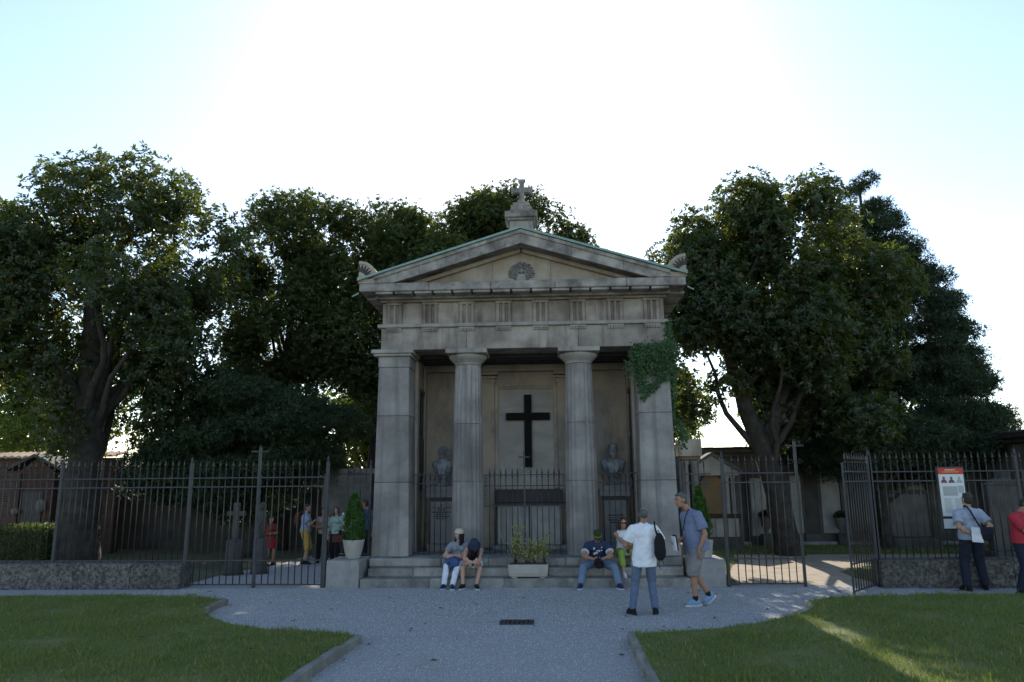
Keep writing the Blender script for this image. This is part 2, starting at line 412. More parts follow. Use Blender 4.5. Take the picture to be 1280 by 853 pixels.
def sm(a, b, x):
    t = min(1, max(0, (x - a) / (b - a))); return t * t * (3 - 2 * t)
def gz(x, y):   # the cemetery ground falls a little behind the left fence
    return -0.15 * sm(1.0, 5.0, y) * (1 - sm(-3.5, -2.0, x))

# ------------------------------------------------------------------ ground, gravel court, lawns
def grid_sheet(xs, ys, zf):
    b = MB(); nx = len(xs)
    b.add([(x, y, zf(x, y)) for y in ys for x in xs],
          [(j * nx + i, j * nx + i + 1, (j + 1) * nx + i + 1, (j + 1) * nx + i) for j in range(len(ys) - 1) for i in range(nx - 1)], True)
    return b
xs = [-600, -200, -60] + [-30 + i * 1.0 for i in range(61)] + [60, 200, 600]
ys = [-300, -60] + [-20 + i * 1.0 for i in range(51)] + [60, 150, 600]
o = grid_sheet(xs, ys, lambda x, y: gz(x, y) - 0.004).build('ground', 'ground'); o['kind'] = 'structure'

# gravel forecourt and the strip along the fence
o = grid_sheet([-40 + 2 * i for i in range(41)], [-22 + i for i in range(21)] + [-.55], lambda x, y: 0.004).build('gravel_court', 'gravel'); o['kind'] = 'structure'
# gravel yard behind the left gate
o = grid_sheet([-6.6 + .4 * i for i in range(10)], [-.55 + .5 * i for i in range(16)], lambda x, y: gz(x, y) + 0.003).build('gravel_path', 'gravel'); o['kind'] = 'structure'
# dirt path through the open gate on the right
pp = [(4.0, 6.6, -.55), (4.1, 6.5, .5), (4.3, 6.6, 1.5), (4.6, 7.6, 2.5), (5.0, 9.2, 3.6), (5.2, 11.0, 4.6), (5.3, 11.0, 5.2)]
b = MB()
vs = []
for a, c, y in pp:
    for i in range(8): vs.append((a + (c - a) * i / 7 + .12 * noise.noise(V((y * 2, i * 3, 1))), y, 0.004))
b.add(vs, [(j * 8 + i, j * 8 + i + 1, (j + 1) * 8 + i + 1, (j + 1) * 8 + i) for j in range(len(pp) - 1) for i in range(7)])
o = b.build('dirt_path', 'dirt'); o['kind'] = 'structure'

# pebbles lying proud of the gravel
rng = np.random.default_rng(3)
def pebbles(n, x0, x1, y0, y1, keep, s0, s1, z=.006):
    P = np.stack([rng.uniform(x0, x1, n), rng.uniform(y0, y1, n), np.full(n, z)], 1)
    P = P[keep(P[:, 0], P[:, 1])]
    k = len(P); s = rng.uniform(s0, s1, k)[:, None]; a = rng.uniform(0, 6.28, k)
    octv = np.array([[1, 0, 0], [0, 1, 0], [-1, 0, 0], [0, -1, 0], [0, 0, .7], [0, 0, -.5]])
    sc = rng.uniform(.6, 1.2, (k, 6, 1)) * octv[None]
    ca, sa = np.cos(a)[:, None], np.sin(a)[:, None]
    x = sc[..., 0] * ca - sc[..., 1] * sa; y = sc[..., 0] * sa + sc[..., 1] * ca
    v = np.stack([x, y, sc[..., 2]], -1) * s[:, None, :] + P[:, None, :]
    f = np.array([[0, 1, 4], [1, 2, 4], [2, 3, 4], [3, 0, 4], [1, 0, 5], [2, 1, 5], [3, 2, 5], [0, 3, 5]])
    t = (np.arange(k)[:, None, None] * 6 + f[None]).reshape(-1, 3)
    return v.reshape(-1, 3), t
LAWN_E = [(-1.95, -14.6), (-1.95, -9.0), (-1.95, -7.2), (-1.84, -5.50), (-2.25, -5.28), (-3.18, -5.07), (-3.8, -4.72), (-4.30, -4.22), (-4.62, -3.75), (-4.74, -3.2), (-4.74, -2.70)]
LAWN_R = [(1.46, -14.6), (1.46, -9.0), (1.45, -7.2), (1.47, -5.34), (1.95, -5.22), (2.62, -4.98), (3.2, -4.64), (3.69, -4.22), (4.05, -3.82), (4.30, -3.42), (4.42, -2.92)]
def lawn_poly(sgn):
    if sgn < 0: return LAWN_E + [(-5.3, -2.42), (-6.5, -2.30), (-30, -2.30), (-30, -14.6)]
    return LAWN_R + [(4.95, -2.50), (6.5, -2.25), (30, -1.90), (30, -14.6)]
def inpoly(poly, X, Y):
    r = np.zeros(X.shape, bool); k = len(poly)
    for i in range(k):
        x1, y1 = poly[i]; x2, y2 = poly[(i + 1) % k]
        c = ((y1 > Y) != (y2 > Y)) & (X < (x2 - x1) * (Y - y1) / ((y2 - y1) or 1e-9) + x1)
        r ^= c
    return r
PL, PR = lawn_poly(-1), lawn_poly(1)
v, t = pebbles(110000, -7, 7, -9.5, -.85, lambda x, y: ~(inpoly(PL, x, y) | inpoly(PR, x, y)) & (np.abs(x) < 2.4 + (y + 9.5) * .9), .004, .0095)
o = obj('loose_gravel', np_mesh('loose_gravel', v, t), 'pebble', kind='stuff'); tag(o, 'loose grey gravel stones covering the forecourt', 'gravel')
LZ = 0.085
def lawn(name, poly, sgn, seed):
    b = MB(); k = len(poly)
    b.add([(x, y, LZ) for x, y in poly] + [(x, y, -.02) for x, y in poly], [tuple(range(k)) if sgn > 0 else tuple(range(k))[::-1]] + [(i, (i + 1) % k, (i + 1) % k + k, i + k) for i in range(k)])
    o = b.build(name, 'lawn'); o['kind'] = 'structure'
    # kerb stones along the inner edge
    pts = [V((x, y, 0)) for x, y in (LAWN_E if sgn < 0 else LAWN_R)]
    seg = []; acc = [pts[1]]
    path = pts[1:]
    dense = []
    for a, c in zip(path, path[1:]):
        m = max(1, int((c - a).length / .12))
        dense += [a.lerp(c, i / m) for i in range(m)]
    dense.append(path[-1])
    corner = min(range(len(dense)), key=lambda i: (dense[i] - pts[3]).length)
    cuts = [0]
    Lc = 0
    for i in range(1, len(dense)):
        Lc += (dense[i] - dense[i - 1]).length
        if i == corner or Lc > .85 or i == len(dense) - 1: cuts.append(i); Lc = 0
    r_ = random.Random(seed)
    for a, c in zip(cuts, cuts[1:]):
        q = dense[a:c + 1]
        if len(q) < 2: continue
        d0 = (q[1] - q[0]).normalized(); d1 = (q[-1] - q[-2]).normalized()
        q = [q[0] + d0 * .006] + q[1:-1] + [q[-1] - d1 * .006]
        b = MB(); rings = []
        top = LZ + .028 + r_.uniform(-.012, .012); w_ = .042 + r_.uniform(-.006, .006)
        mid = q[len(q) // 2]
        if mid.y > -5.35 and mid.y < -3.9 and abs(mid.x) > (1.95 if sgn < 0 else 1.6): top = LZ - .012
        for i, p in enumerate(q):
            d = (q[min(i + 1, len(q) - 1)] - q[max(i - 1, 0)]).normalized(); s_ = V((-d.y, d.x, 0))
            j = noise.noise(p * 9) * .008
            rings.append([p + s_ * (w_ + j) + V((0, 0, -.02)), p + s_ * (w_ + j) + V((0, 0, top - .012)), p + s_ * (w_ - .014) + V((0, 0, top + j)),
                          p - s_ * (w_ - .014) + V((0, 0, top - j)), p - s_ * (w_ - j) + V((0, 0, top - .012)), p - s_ * (w_ - j) + V((0, 0, -.02))])
        m = len(rings)
        b.add([x for r_g in rings for x in r_g], [(j * 6 + i, j * 6 + i + 1, (j + 1) * 6 + i + 1, (j + 1) * 6 + i) for j in range(m - 1) for i in range(5)] + [(0, 1, 2, 3, 4, 5), tuple((m - 1) * 6 + i for i in (5, 4, 3, 2, 1, 0))])
        b.build('kerb_stone', 'kerb', o)
    return o
LL = lawn('lawn_left', PL, -1, 5)
LR = lawn('lawn_right', PR, 1, 6)
def grass(poly, x0, x1, y0, y1, n, seed, label):
    rng = np.random.default_rng(seed)
    P = np.stack([rng.uniform(x0, x1, n), rng.uniform(y0, y1, n), np.full(n, LZ - .004)], 1)
    k = inpoly(poly, P[:, 0], P[:, 1]); P = P[k]
    # patchy growth
    pn = np.array([noise.noise(V((x * 1.1, y * 1.1, seed))) + .6 * noise.noise(V((x * 4, y * 4, 2 + seed))) for x, y, _ in P])
    k = pn + rng.normal(size=len(P)) * .35 > -.45; P = P[k]; pn = pn[k]
    m = len(P); D = np.stack([rng.normal(size=m) * .45, rng.normal(size=m) * .45, np.ones(m)], 1)
    Nn = rng.normal(size=(m, 3))
    tall = 1 + 1.3 * (rng.random(m) < .03) + .5 * (np.array([noise.noise(V((x * 2.3, y * 2.3, 9 + seed))) for x, y, _ in P]) > .35)
    me = leaves_mesh('grass', P, D, Nn, tall * rng.uniform(.028, .062, m) * (1 + .35 * np.clip(pn, -1, 1)), rng.uniform(.006, .011, m), .1)
    o = obj('grass', me, 'grass', kind='stuff'); tag(o, label, 'grass')
    return
grass(PL, -11.5, -1.7, -7.9, -2.2, 130000, 11, 'short mown grass of the lawn left of the path')
grass(PR, 1.4, 11.0, -7.9, -1.8, 130000, 12, 'short mown grass of the lawn right of the path')
# thin grass on the ground inside the right gate
rng = np.random.default_rng(21); n_ = 26000
P = np.stack([rng.uniform(3.4, 14, n_), rng.uniform(-.3, 8.0, n_), np.zeros(n_)], 1)
def path_edges(y):
    yy = [q[2] for q in pp]; return np.interp(y, yy, [q[0] for q in pp]), np.interp(y, yy, [q[1] for q in pp])
a_, c_ = path_edges(P[:, 1]); P = P[~((P[:, 0] > a_) & (P[:, 0] < c_) & (P[:, 1] < 5.2))]
m = len(P)
me = leaves_mesh('grass', P, np.stack([rng.normal(size=m) * .5, rng.normal(size=m) * .5, np.ones(m)], 1), rng.normal(size=(m, 3)), rng.uniform(.04, .09, m), rng.uniform(.009, .016, m), .1)
o = obj('grass', me, 'grass', kind='stuff'); tag(o, 'thin grass between the graves behind the right fence', 'grass')
# fallen leaves on the gravel and lawns
rng = np.random.default_rng(31); n_ = 70
P = np.concatenate([np.stack([rng.uniform(-8, 8, n_), rng.uniform(-6.5, -.9, n_), np.full(n_, .014)], 1)])
ins = inpoly(PL, P[:, 0], P[:, 1]) | inpoly(PR, P[:, 0], P[:, 1]); P[ins, 2] = LZ + .045
m = len(P); me = leaves_mesh('fallen_leaves', P, np.stack([rng.normal(size=m), rng.normal(size=m), np.zeros(m) + .05], 1), np.stack([rng.normal(size=m) * .2, rng.normal(size=m) * .2, np.ones(m)], 1), rng.uniform(.04, .13, m), rng.uniform(.02, .055, m), .2)
o = obj('fallen_leaves', me, 'deadleaf', kind='stuff'); tag(o, 'dry brown leaves scattered over gravel and grass', 'leaves')

# drain grate in the gravel
g = thing('drain_grate', 'rusty iron drain grate set in the gravel before the temple', 'drain', (0.03, -4.2, 0.004))
b = MB(); b.box(-.235, .235, -.16, -.135, 0, .014).box(-.235, .235, .135, .16, 0, .014).box(-.235, -.21, -.135, .135, 0, .014).box(.21, .235, -.135, .135, 0, .014)
b.build('frame', 'dark_iron', g)
me = MB().box(-.019, .019, -.134, .134, 0, .011).mesh('grate_bar')
for i in range(7): obj('grate_bar', me, 'bars', g, (-.186 + i * .062, 0, 0))
MB().box(-.209, .209, -.134, .134, .001, .003).build('pit_shade', 'black', g)  # black sheet stands in for the shade down in the drain

# ------------------------------------------------------------------ the mausoleum
T = thing('mausoleum', 'grey stone temple-fronted mausoleum with two columns and gable', 'mausoleum')
def block_row(parent, name, cuts, y0, y1, z0, z1, m, c=.012, gap=.004, jit=.004, seed=0):
    r_ = random.Random(seed)
    for a, d in zip(cuts, cuts[1:]):
        MB().cbox(a + gap, d - gap, y0 - r_.uniform(0, jit), y1, z0 + gap * .5, z1 - r_.uniform(0, jit * .5) - gap * .3, c).build(name, m, parent)
# steps
for i, (hx, y0, y1, z0, z1, cuts) in enumerate([
        (3.06, -.80, -.45, 0, .165, [-3.06, -1.75, -.35, 1.05, 2.1, 3.06]),
        (2.98, -.54, -.20, .165, .325, [-2.98, -2.1, -.9, .45, 1.5, 2.98]),
        (3.02, -.28, .35, .325, .48, [-3.02, -1.6, -.7, .8, 1.9, 3.02])]):
    s = MB().box(-hx + .02, hx - .02, y0 + .02, y1 + .2, -.02 if i == 0 else z0 - .03, z1 - .012).build('step', 'step', T)
    block_row(s, 'step_stone', cuts, y0, y1, z0 - (.03 if i == 0 else 0), z1, 'step', .018, .004, .01, i)
MB().box(-2.9, 2.9, .36, 4.5, -.02, .474).build('floor', 'step', T)
# corner pillars, slightly tapering, of three blocks on a core
def frustum(x0, x1, X0, X1, y0, y1, Y0, Y1, z0, z1, c=.012):
    pts = []
    for (a, d, e, f_, z, s_) in ((x0, x1, y0, y1, z0, 1), (X0, X1, Y0, Y1, z1, -1)):
        for x, dx in ((a, c), (d, -c)):
            for y, dy in ((e, c), (f_, -c)):
                pts += [(x + dx, y + dy, z), (x + dx, y, z + s_ * c), (x, y + dy, z + s_ * c)]
    return MB().hullpts(pts)
def at(t, a, b_): return a + (b_ - a) * t
for sg in (-1, 1):
    def X(z):   # outer, inner faces at height z
        t = (z - .48) / 4.03; return at(t, 3.045, 2.995), at(t, 2.30, 2.37)
    core = MB().box(min(sg * 2.42, sg * 2.93), max(sg * 2.42, sg * 2.93), .06, .66, .48, 4.5).build('pillar', 'column', T)
    for z0, z1 in ((.482, 1.925), (1.931, 3.27), (3.276, 4.28), (4.284, 4.512)):
        (o0, i0), (o1, i1) = X(z0), X(z1); e = .012 if z0 > 4.2 else 0
        a = sorted((sg * (o0 + e), sg * (i0 - e))); d = sorted((sg * (o1 + e), sg * (i1 - e)))
        frustum(a[0], a[1], d[0], d[1], -e + .03 * (z0 - .48) / 4, .70, -e + .03 * (z1 - .48) / 4, .70, z0, z1, .008).build('stone_block', 'column', core)
    a = sorted((sg * 3.10, sg * 2.315)); b_ = sorted((sg * 3.145, sg * 2.27))
    MB().cbox(a[0], a[1], -.05, .75, 4.512, 4.565, .01).cbox(b_[0], b_[1], -.09, .79, 4.566, 4.645, .01).build('capital', 'stone', core)
# fluted columns of three drums
for sg in (-1, 1):
    cx, cy = sg * 1.165, .36
    core = MB().lathe([(.29, .48), (.24, 4.35)], 20, (cx, cy, 0)).build('column', 'column', T)
    def rad(z):
        t = (z - .48) / 3.87; return .328 - .055 * t + .012 * math.sin(math.pi * t)
    for z0, z1 in ((.482, 1.93), (1.935, 3.1), (3.105, 4.33)):
        k = 8; pr = [(rad(z0) - .006, z0)] + [(rad(at(i / k, z0 + .006, z1 - .006)), at(i / k, z0 + .006, z1 - .006)) for i in range(k + 1)] + [(rad(z1) - .006, z1)]
        b = MB(); seg = 80; vs = []
        for r_, z in pr:
            for i in range(seg):
                a = 2 * math.pi * i / seg; ph = (i % 4) / 4
                rr = r_ * (1 - (0, .035, .05, .035)[i % 4])
                vs.append((cx + rr * math.cos(a), cy + rr * math.sin(a), z))
        b.add(vs, [(j * seg + i, j * seg + (i + 1) % seg, (j + 1) * seg + (i + 1) % seg, (j + 1) * seg + i) for j in range(len(pr) - 1) for i in range(seg)])
        b.f += [tuple(range(seg - 1, -1, -1)), tuple((len(pr) - 1) * seg + i for i in range(seg))]; b.sm += [False, False]
        b.build('drum', 'column', core)
    MB().lathe([(.272, 4.332), (.285, 4.345), (.275, 4.36), (.285, 4.38), (.35, 4.44), (.395, 4.49), (.405, 4.53), (.38, 4.548)], 32, (cx, cy, 0)).cbox(cx - .43, cx + .43, cy - .43, cy + .43, 4.55, 4.645, .01).build('capital', 'stone', core)
# architrave, taenia, frieze
A = MB().box(-2.93, 2.93, .10, .66, 4.67, 5.12).build('architrave', 'frieze', T)
block_row(A, 'lintel_stone', [-2.97, -1.17, 1.165, 2.97], .03, .70, 4.647, 5.115, 'frieze', .008, .0025, .003, 4)
for sg in (-1, 1):
    a = sorted((sg * 2.97, sg * 2.36)); MB().cbox(a[0], a[1], .702, 4.4, 4.647, 5.115, .008).build('lintel_stone', 'frieze', A)
MB().cbox(-3.04, 3.04, -.03, 4.45, 5.117, 5.195, .012).build('taenia', 'stone', T)
F = MB().box(-2.955, 2.955, .09, 4.38, 5.196, 5.70).build('frieze', 'frieze', T)
txs = [-2.70, -1.946, -1.163, -.388, .388, 1.163, 1.946, 2.70]
prof = [(-.165, .05), (-.165, .012), (-.14, -.014), (-.10, -.014), (-.073, .04), (-.045, .04), (-.02, -.014), (.02, -.014), (.045, .04), (.073, .04), (.10, -.014), (.14, -.014), (.165, .012), (.165, .05)]
b = MB().prism([(x, y) for x, y in prof][::-1], 5.205, 5.61, 'z'); b.cbox(-.172, .172, -.024, .05, 5.612, 5.665, .006)
tri = b.mesh('triglyph')
b = MB().cbox(-.165, .165, -.035, .02, 5.072, 5.114, .006)
for i in range(6): b.hullpts([(-.138 + i * .055 + dx, y, z) for dx, y, z in ((-.016, -.028, 5.072), (.016, -.028, 5.072), (-.022, -.032, 5.03), (.022, -.032, 5.03), (-.016, .02, 5.072), (.016, .02, 5.072), (-.022, .02, 5.03), (.022, .02, 5.03))])
reg = b.mesh('regula')
for x in txs:
    q = obj('triglyph', tri, 'frieze', T, (x, .045, 0)); obj('guttae', reg, 'frieze', q, (0, -.02, 0))
for a, c in zip([-2.955] + [x + .168 for x in txs], [x - .168 for x in txs] + [2.955]):
    if c - a > .05: MB().cbox(a, c, .068, .3, 5.2, 5.66, .006).build('metope', 'frieze', F)
MB().cbox(-3.0, 3.0, -.01, 4.42, 5.668, 5.715, .01).build('frieze_moulding', 'frieze', T)
# horizontal cornice with mutules
K = MB().box(-3.22, 3.22, -.30, 4.6, 5.80, 5.965).build('cornice', 'cornice', T)
block_row(K, 'cornice_stone', [-3.35, -1.9, -.62, .7, 2.15, 3.35], -.43, -.02, 5.803, 5.98, 'cornice', .014, .003, .008, 9)
for sg in (-1, 1):
    a = sorted((sg * 3.35, sg * 2.9)); MB().cbox(a[0], a[1], -.018, 4.75, 5.803, 5.98, .014).build('cornice_stone', 'cornice', K)
MB().cbox(-3.08, 3.08, -.13, 4.5, 5.717, 5.80, .015).build('bed_moulding', 'cornice', T)
me = MB().cbox(-.178, .178, -.20, .10, 5.752, 5.802, .008).mesh('mutule')
for i in range(15): obj('mutule', me, 'cornice', T, ((i - 7) * .405, -.20, 0))
for sg in (-1, 1):
    for i in range(10): obj('mutule', me, 'cornice', T, (sg * 3.2, .25 + i * .42, 0), (0, 0, R(90)))
# tympanum slabs
ta = lambda x: 6.80 - abs(x) * .30
cuts = [-2.75, -1.75, -.62, .62, 1.55, 2.75]
Ty = MB().prism([(-2.7, 5.97), (2.7, 5.97), (0, 6.78)], .12, .4).build('tympanum', 'tymp', T)
for a, c in zip(cuts, cuts[1:]):
    a2, c2 = a + .003, c - .003
    pl = [(a2, 5.975), (c2, 5.975), (c2, ta(c2))] + ([(0, 6.80)] if a2 < 0 < c2 else []) + [(a2, ta(a2))]
    MB().prism(pl, .03 + .004 * (a > 0), .13).build('tympanum_slab', 'tymp', Ty)
# raking cornices
for sg in (-1, 1):
    def rk(x0, x1):
        tp = lambda x: 7.06 - x * .312
        bt = lambda x: max(5.983, 6.775 - x * .302)
        xs_ = [x0] + ([2.62] if x0 < 2.62 < x1 else []) + [x1]
        pl = [(sg * x, bt(x)) for x in xs_] + [(sg * x1, tp(x1)), (sg * x0, tp(x0))]
        return pl if sg > 0 else pl[::-1]
    rc = MB().prism(rk(.03, 2.98), -.34, 4.7).build('raking_cornice', 'cornice', T)
    for x0, x1, dy in ((0.002, 1.05, 0), (1.055, 2.1, .006), (2.105, 3.03, 0)):
        pl = rk(x0, x1); MB().prism(pl, -.44 + dy, -.1).build('rake_stone', 'cornice', rc)
        # crown moulding of the stone
        mo = [(sg * x0, 7.062 - x0 * .312), (sg * x1, 7.062 - x1 * .312), (sg * x1, 6.99 - x1 * .312), (sg * x0, 6.99 - x0 * .312)]
        MB().prism(mo if sg < 0 else mo[::-1], -.475 + dy, -.442 + dy).build('rake_moulding', 'cornice', rc)
    # inner moulding under the rake
    mo = [(sg * .02, 6.80 - .006), (sg * 2.55, 6.80 - .302 * 2.55), (sg * 2.55, 6.70 - .302 * 2.55), (sg * .02, 6.694)]
    MB().prism(mo if sg < 0 else mo[::-1], -.08, .03).build('rake_bed_moulding', 'tymp', rc)
    # copper roof
    rf = [(0, 7.075), (sg * 3.38, 7.075 - 3.38 * .312), (sg * 3.38, 7.10 - 3.38 * .312), (0, 7.10)]
    ro = MB().prism(rf if sg < 0 else rf[::-1], -.51, 4.9).build('roof', 'copper', T)
    for i in range(9):
        y = -.49 + i * .6
        sm_ = [(sg * .05, 7.085 - .05 * .312), (sg * 3.37, 7.095 - 3.37 * .312), (sg * 3.37, 7.125 - 3.37 * .312), (sg * .05, 7.115)]
        MB().prism(sm_ if sg < 0 else sm_[::-1], y, y + .03).build('roof_seam', 'copper', ro)
    # fan-shaped corner acroterion
    cxa, cza, ra = sg * 3.37, 6.07, .40
    arc = [(cxa, 5.983), (cxa - sg * ra, 5.983)] + [(cxa - sg * ra * math.cos(R(a)), cza + ra * math.sin(R(a)) * (1.0)) for a in range(0, 91, 9)]
    ac = MB().prism(arc if sg < 0 else arc[::-1], -.42, -.16).build('acroterion', 'tymp', T)
    for i in range(7):
        a = R(8 + i * 13.5); d = V((-sg * math.cos(a), 0, math.sin(a))); c = V((cxa, -.425, cza + .0)) + d * .235
        s_ = V((d.z, 0, -d.x))
        MB().ell(c, (.085, .018, .024), (d, V((0, 1, 0)), s_), 8, 6).build('palmette_petal', 'dark_stone', ac)
    MB().tube([(cxa - sg * .345 * math.cos(R(a)), -.428, cza + .345 * math.sin(R(a))) for a in range(0, 91, 9)], .018, 6).build('rim', 'tymp', ac)
    MB().ell((cxa - sg * .03, -.43, cza + .01), (.06, .03, .06)).build('boss', 'tymp', ac)
    MB().tube([(cxa + sg * .02, -.3, 5.80), (cxa + sg * .14, -.36, 5.72)], .016, 6).build('water_spout', 'copper', T)
# coat of arms
E_ = MB().cbox(-.10, .10, .0, .035, 6.02, 6.24, .01).build('coat_of_arms', 'tymp', T)
MB().prism([(-.075, 6.20), (-.075, 6.08), (0, 6.035), (.075, 6.08), (.075, 6.20)][::1], -.012, .0).build('shield', 'slab', E_)
r_ = random.Random(4)
b = MB()
for i in range(95):
    a = -.45 + i / 94 * (math.pi + .9); q = (.09, .15, .20, .24)[i % 4] + r_.uniform(-.015, .015)
    p = V((math.cos(a) * q * 1.02, .012, 6.245 + math.sin(a) * q * .98))
    d = V((math.cos(a + r_.uniform(-.9, .9)), 0, math.sin(a + r_.uniform(-.9, .9)))).normalized()
    b.ell(p, (.036, .028, .017), (d, V((0, 1, 0)), d.cross(V((0, 1, 0)))), 8, 5)
for sg in (-1, 1):
    for i in range(4): b.ell((sg * (.13 + .02 * (i % 2)), .012, 6.21 - i * .045), (.035, .024, .022), None, 8, 5)
b.build('mantling', 'stele', E_)
MB().ell((0, .0, 6.30), (.055, .05, .065)).tube([(0, -.01, 6.35), (0, -.01, 6.47)], [.03, .012], 8).build('helmet', 'stele', E_)
# roof cross on its pedestal
P0 = MB().cbox(-.25, .25, .2, .72, 6.9, 7.5, .01).build('roof_pedestal', 'stone', T)
MB().cbox(-.30, .30, .15, .77, 7.5, 7.56, .01).cbox(-.355, .355, .10, .82, 7.56, 7.70, .015).build('pedestal_cap', 'cornice', P0)
r_ = random.Random(8)
for k, (z, hw, hh) in enumerate(((7.70, .23, .09), (7.78, .22, .09), (7.86, .17, .09), (7.93, .10, .08))):
    for i in range(4 if k < 3 else 2):
        x = -hw + (i + .5) * 2 * hw / (4 if k < 3 else 2)
        for y in (.36, .54):
            rough_box(x - hw * .3, x + hw * .3, y - .1, y + .1, z, z + hh + r_.uniform(-.01, .03), .05, .02, i + k * 9, 9).build('rock', 'cornice', P0)
cr = []
def arm(L, w0, w1): return [(w0, .0), (w0, L * .72), (w1, L * .92), (w1, L)]
zc, s_ = 8.285, .052
top = [(s_, zc + s_), (s_, 8.47), (.085, 8.52), (.085, 8.545), (-.085, 8.545), (-.085, 8.52), (-s_, 8.47), (-s_, zc + s_)]
lef = [(-.16, zc + s_), (-.205, zc + .085), (-.235, zc + .085), (-.235, zc - .085), (-.205, zc - .085), (-.16, zc - s_), (-s_, zc - s_)]
bot = [(-.06, 7.86), (.06, 7.86)]
rig = [(s_, zc - s_), (.16, zc - s_), (.205, zc - .085), (.235, zc - .085), (.235, zc + .085), (.205, zc + .085), (.16, zc + s_)]
MB().prism([(x + .015, z) for x, z in (top + lef + bot + rig)][::-1], .40, .51).build('stone_cross', 'cornice', P0)
# inside of the portico
MB().box(-2.6, 2.6, 2.0, 2.3, .47, 4.70).build('back_wall', 'plaster', T)
MB().box(-2.6, 2.6, .66, 2.3, 4.70, 4.80).build('ceiling', 'plaster', T)
for i in range(4): MB().cbox(-2.36, 2.36, .86 + i * .3, .98 + i * .3, 4.60, 4.70, .01).build('ceiling_beam', 'dark_stone', T)
for sg in (-1, 1):
    a = sorted((sg * 2.36, sg * 2.94)); MB().box(a[0], a[1], .702, 4.35, -.02, 4.645).build('side_wall', 'plaster', T)
    a = sorted((sg * 2.36, sg * 2.29)); sp = MB().cbox(a[0], a[1], .705, .95, .48, 4.5, .01).build('side_pilaster', 'plaster', T)
    a = sorted((sg * 2.36, sg * 2.30)); MB().cbox(a[0], a[1], 1.76, 1.99, .48, 4.55, .01).build('side_pilaster', 'plaster', T)
    # dark tablet on the side wall
    a = sorted((sg * 2.36, sg * 2.335)); tb = MB().cbox(a[0], a[1], 1.05, 1.70, 1.75, 3.95, .006).build('wall_tablet', 'dark_stone', T)
    a = sorted((sg * 2.335, sg * 2.31)); MB().cbox(a[0], a[1], 1.02, 1.72, 3.86, 3.97, .006).build('tablet_cornice', 'dark_stone', tb)
    a = sorted((sg * 2.335, sg * 2.30)); MB().cbox(a[0], a[1], 1.12, 1.62, 2.0, 2.9, .03).cbox(a[0], a[1], 1.25, 1.5, 3.0, 3.6, .06).build('tablet_relief', 'dark_stone', tb)
    # back pilaster behind each column
    x = sg * .87
    bp = MB().cbox(x - .15, x + .15, 1.90, 2.0, .48, 4.28, .01).build('pilaster', 'plaster', T)
    MB().cbox(x - .19, x + .19, 1.86, 2.0, 4.28, 4.34, .008).cbox(x - .23, x + .23, 1.82, 2.0, 4.36, 4.44, .008).build('pilaster_capital', 'plaster', bp)
    MB().cbox(x - .175, x + .175, 1.875, 2.0, 4.18, 4.22, .006).build('pilaster_ring', 'plaster', bp)
MB().cbox(-2.35, 2.35, 1.84, 1.999, 4.442, 4.60, .01).build('wall_frieze', 'plaster', T)
Pn = MB().box(-.66, .66, 1.955, 1.995, 1.76, 4.05).build('wall_panel', 'marble', T)
for x0, x1, z0, z1 in ((-.72, -.63, 1.76, 4.10), (.63, .72, 1.76, 4.10), (-.628, .628, 4.03, 4.10)):
    MB().cbox(x0, x1, 1.92, 1.996, z0, z1, .012).build('panel_frame', 'plaster', Pn)
# the black cross on the wall
c = thing('wall_cross', 'tall black cross hanging on the portico back wall', 'cross', (.045, 1.93, 2.25))
MB().cbox(-.083, .083, -.09, 0, 0, 1.64, .008).build('upright', 'black', c)
for sg in (-1, 1):
    a = sorted((sg * .084, sg * .50)); MB().cbox(a[0], a[1], -.088, -.004, 1.06, 1.225, .008).build('crossbar', 'black', c)
# tomb below the cross
tm = thing('altar_tomb', 'pale stone altar tomb behind the portico gate', 'tomb', (.06, 1.55, .476))
MB().cbox(-.80, .80, -.10, .40, 0, .10, .01).build('plinth', 'stele', tm)
for x0, x1 in ((-.70, -.01), (.01, .70)): MB().cbox(x0, x1, 0, .34, .102, .93, .01).build('front_slab', 'slab', tm)
MB().cbox(-.78, .78, -.06, .40, .935, .99, .01).build('ledge', 'dark_stone', tm)
MB().cbox(-.74, .74, .06, .40, .993, 1.27, .01).build('inscription_band', 'dark_stone', tm)
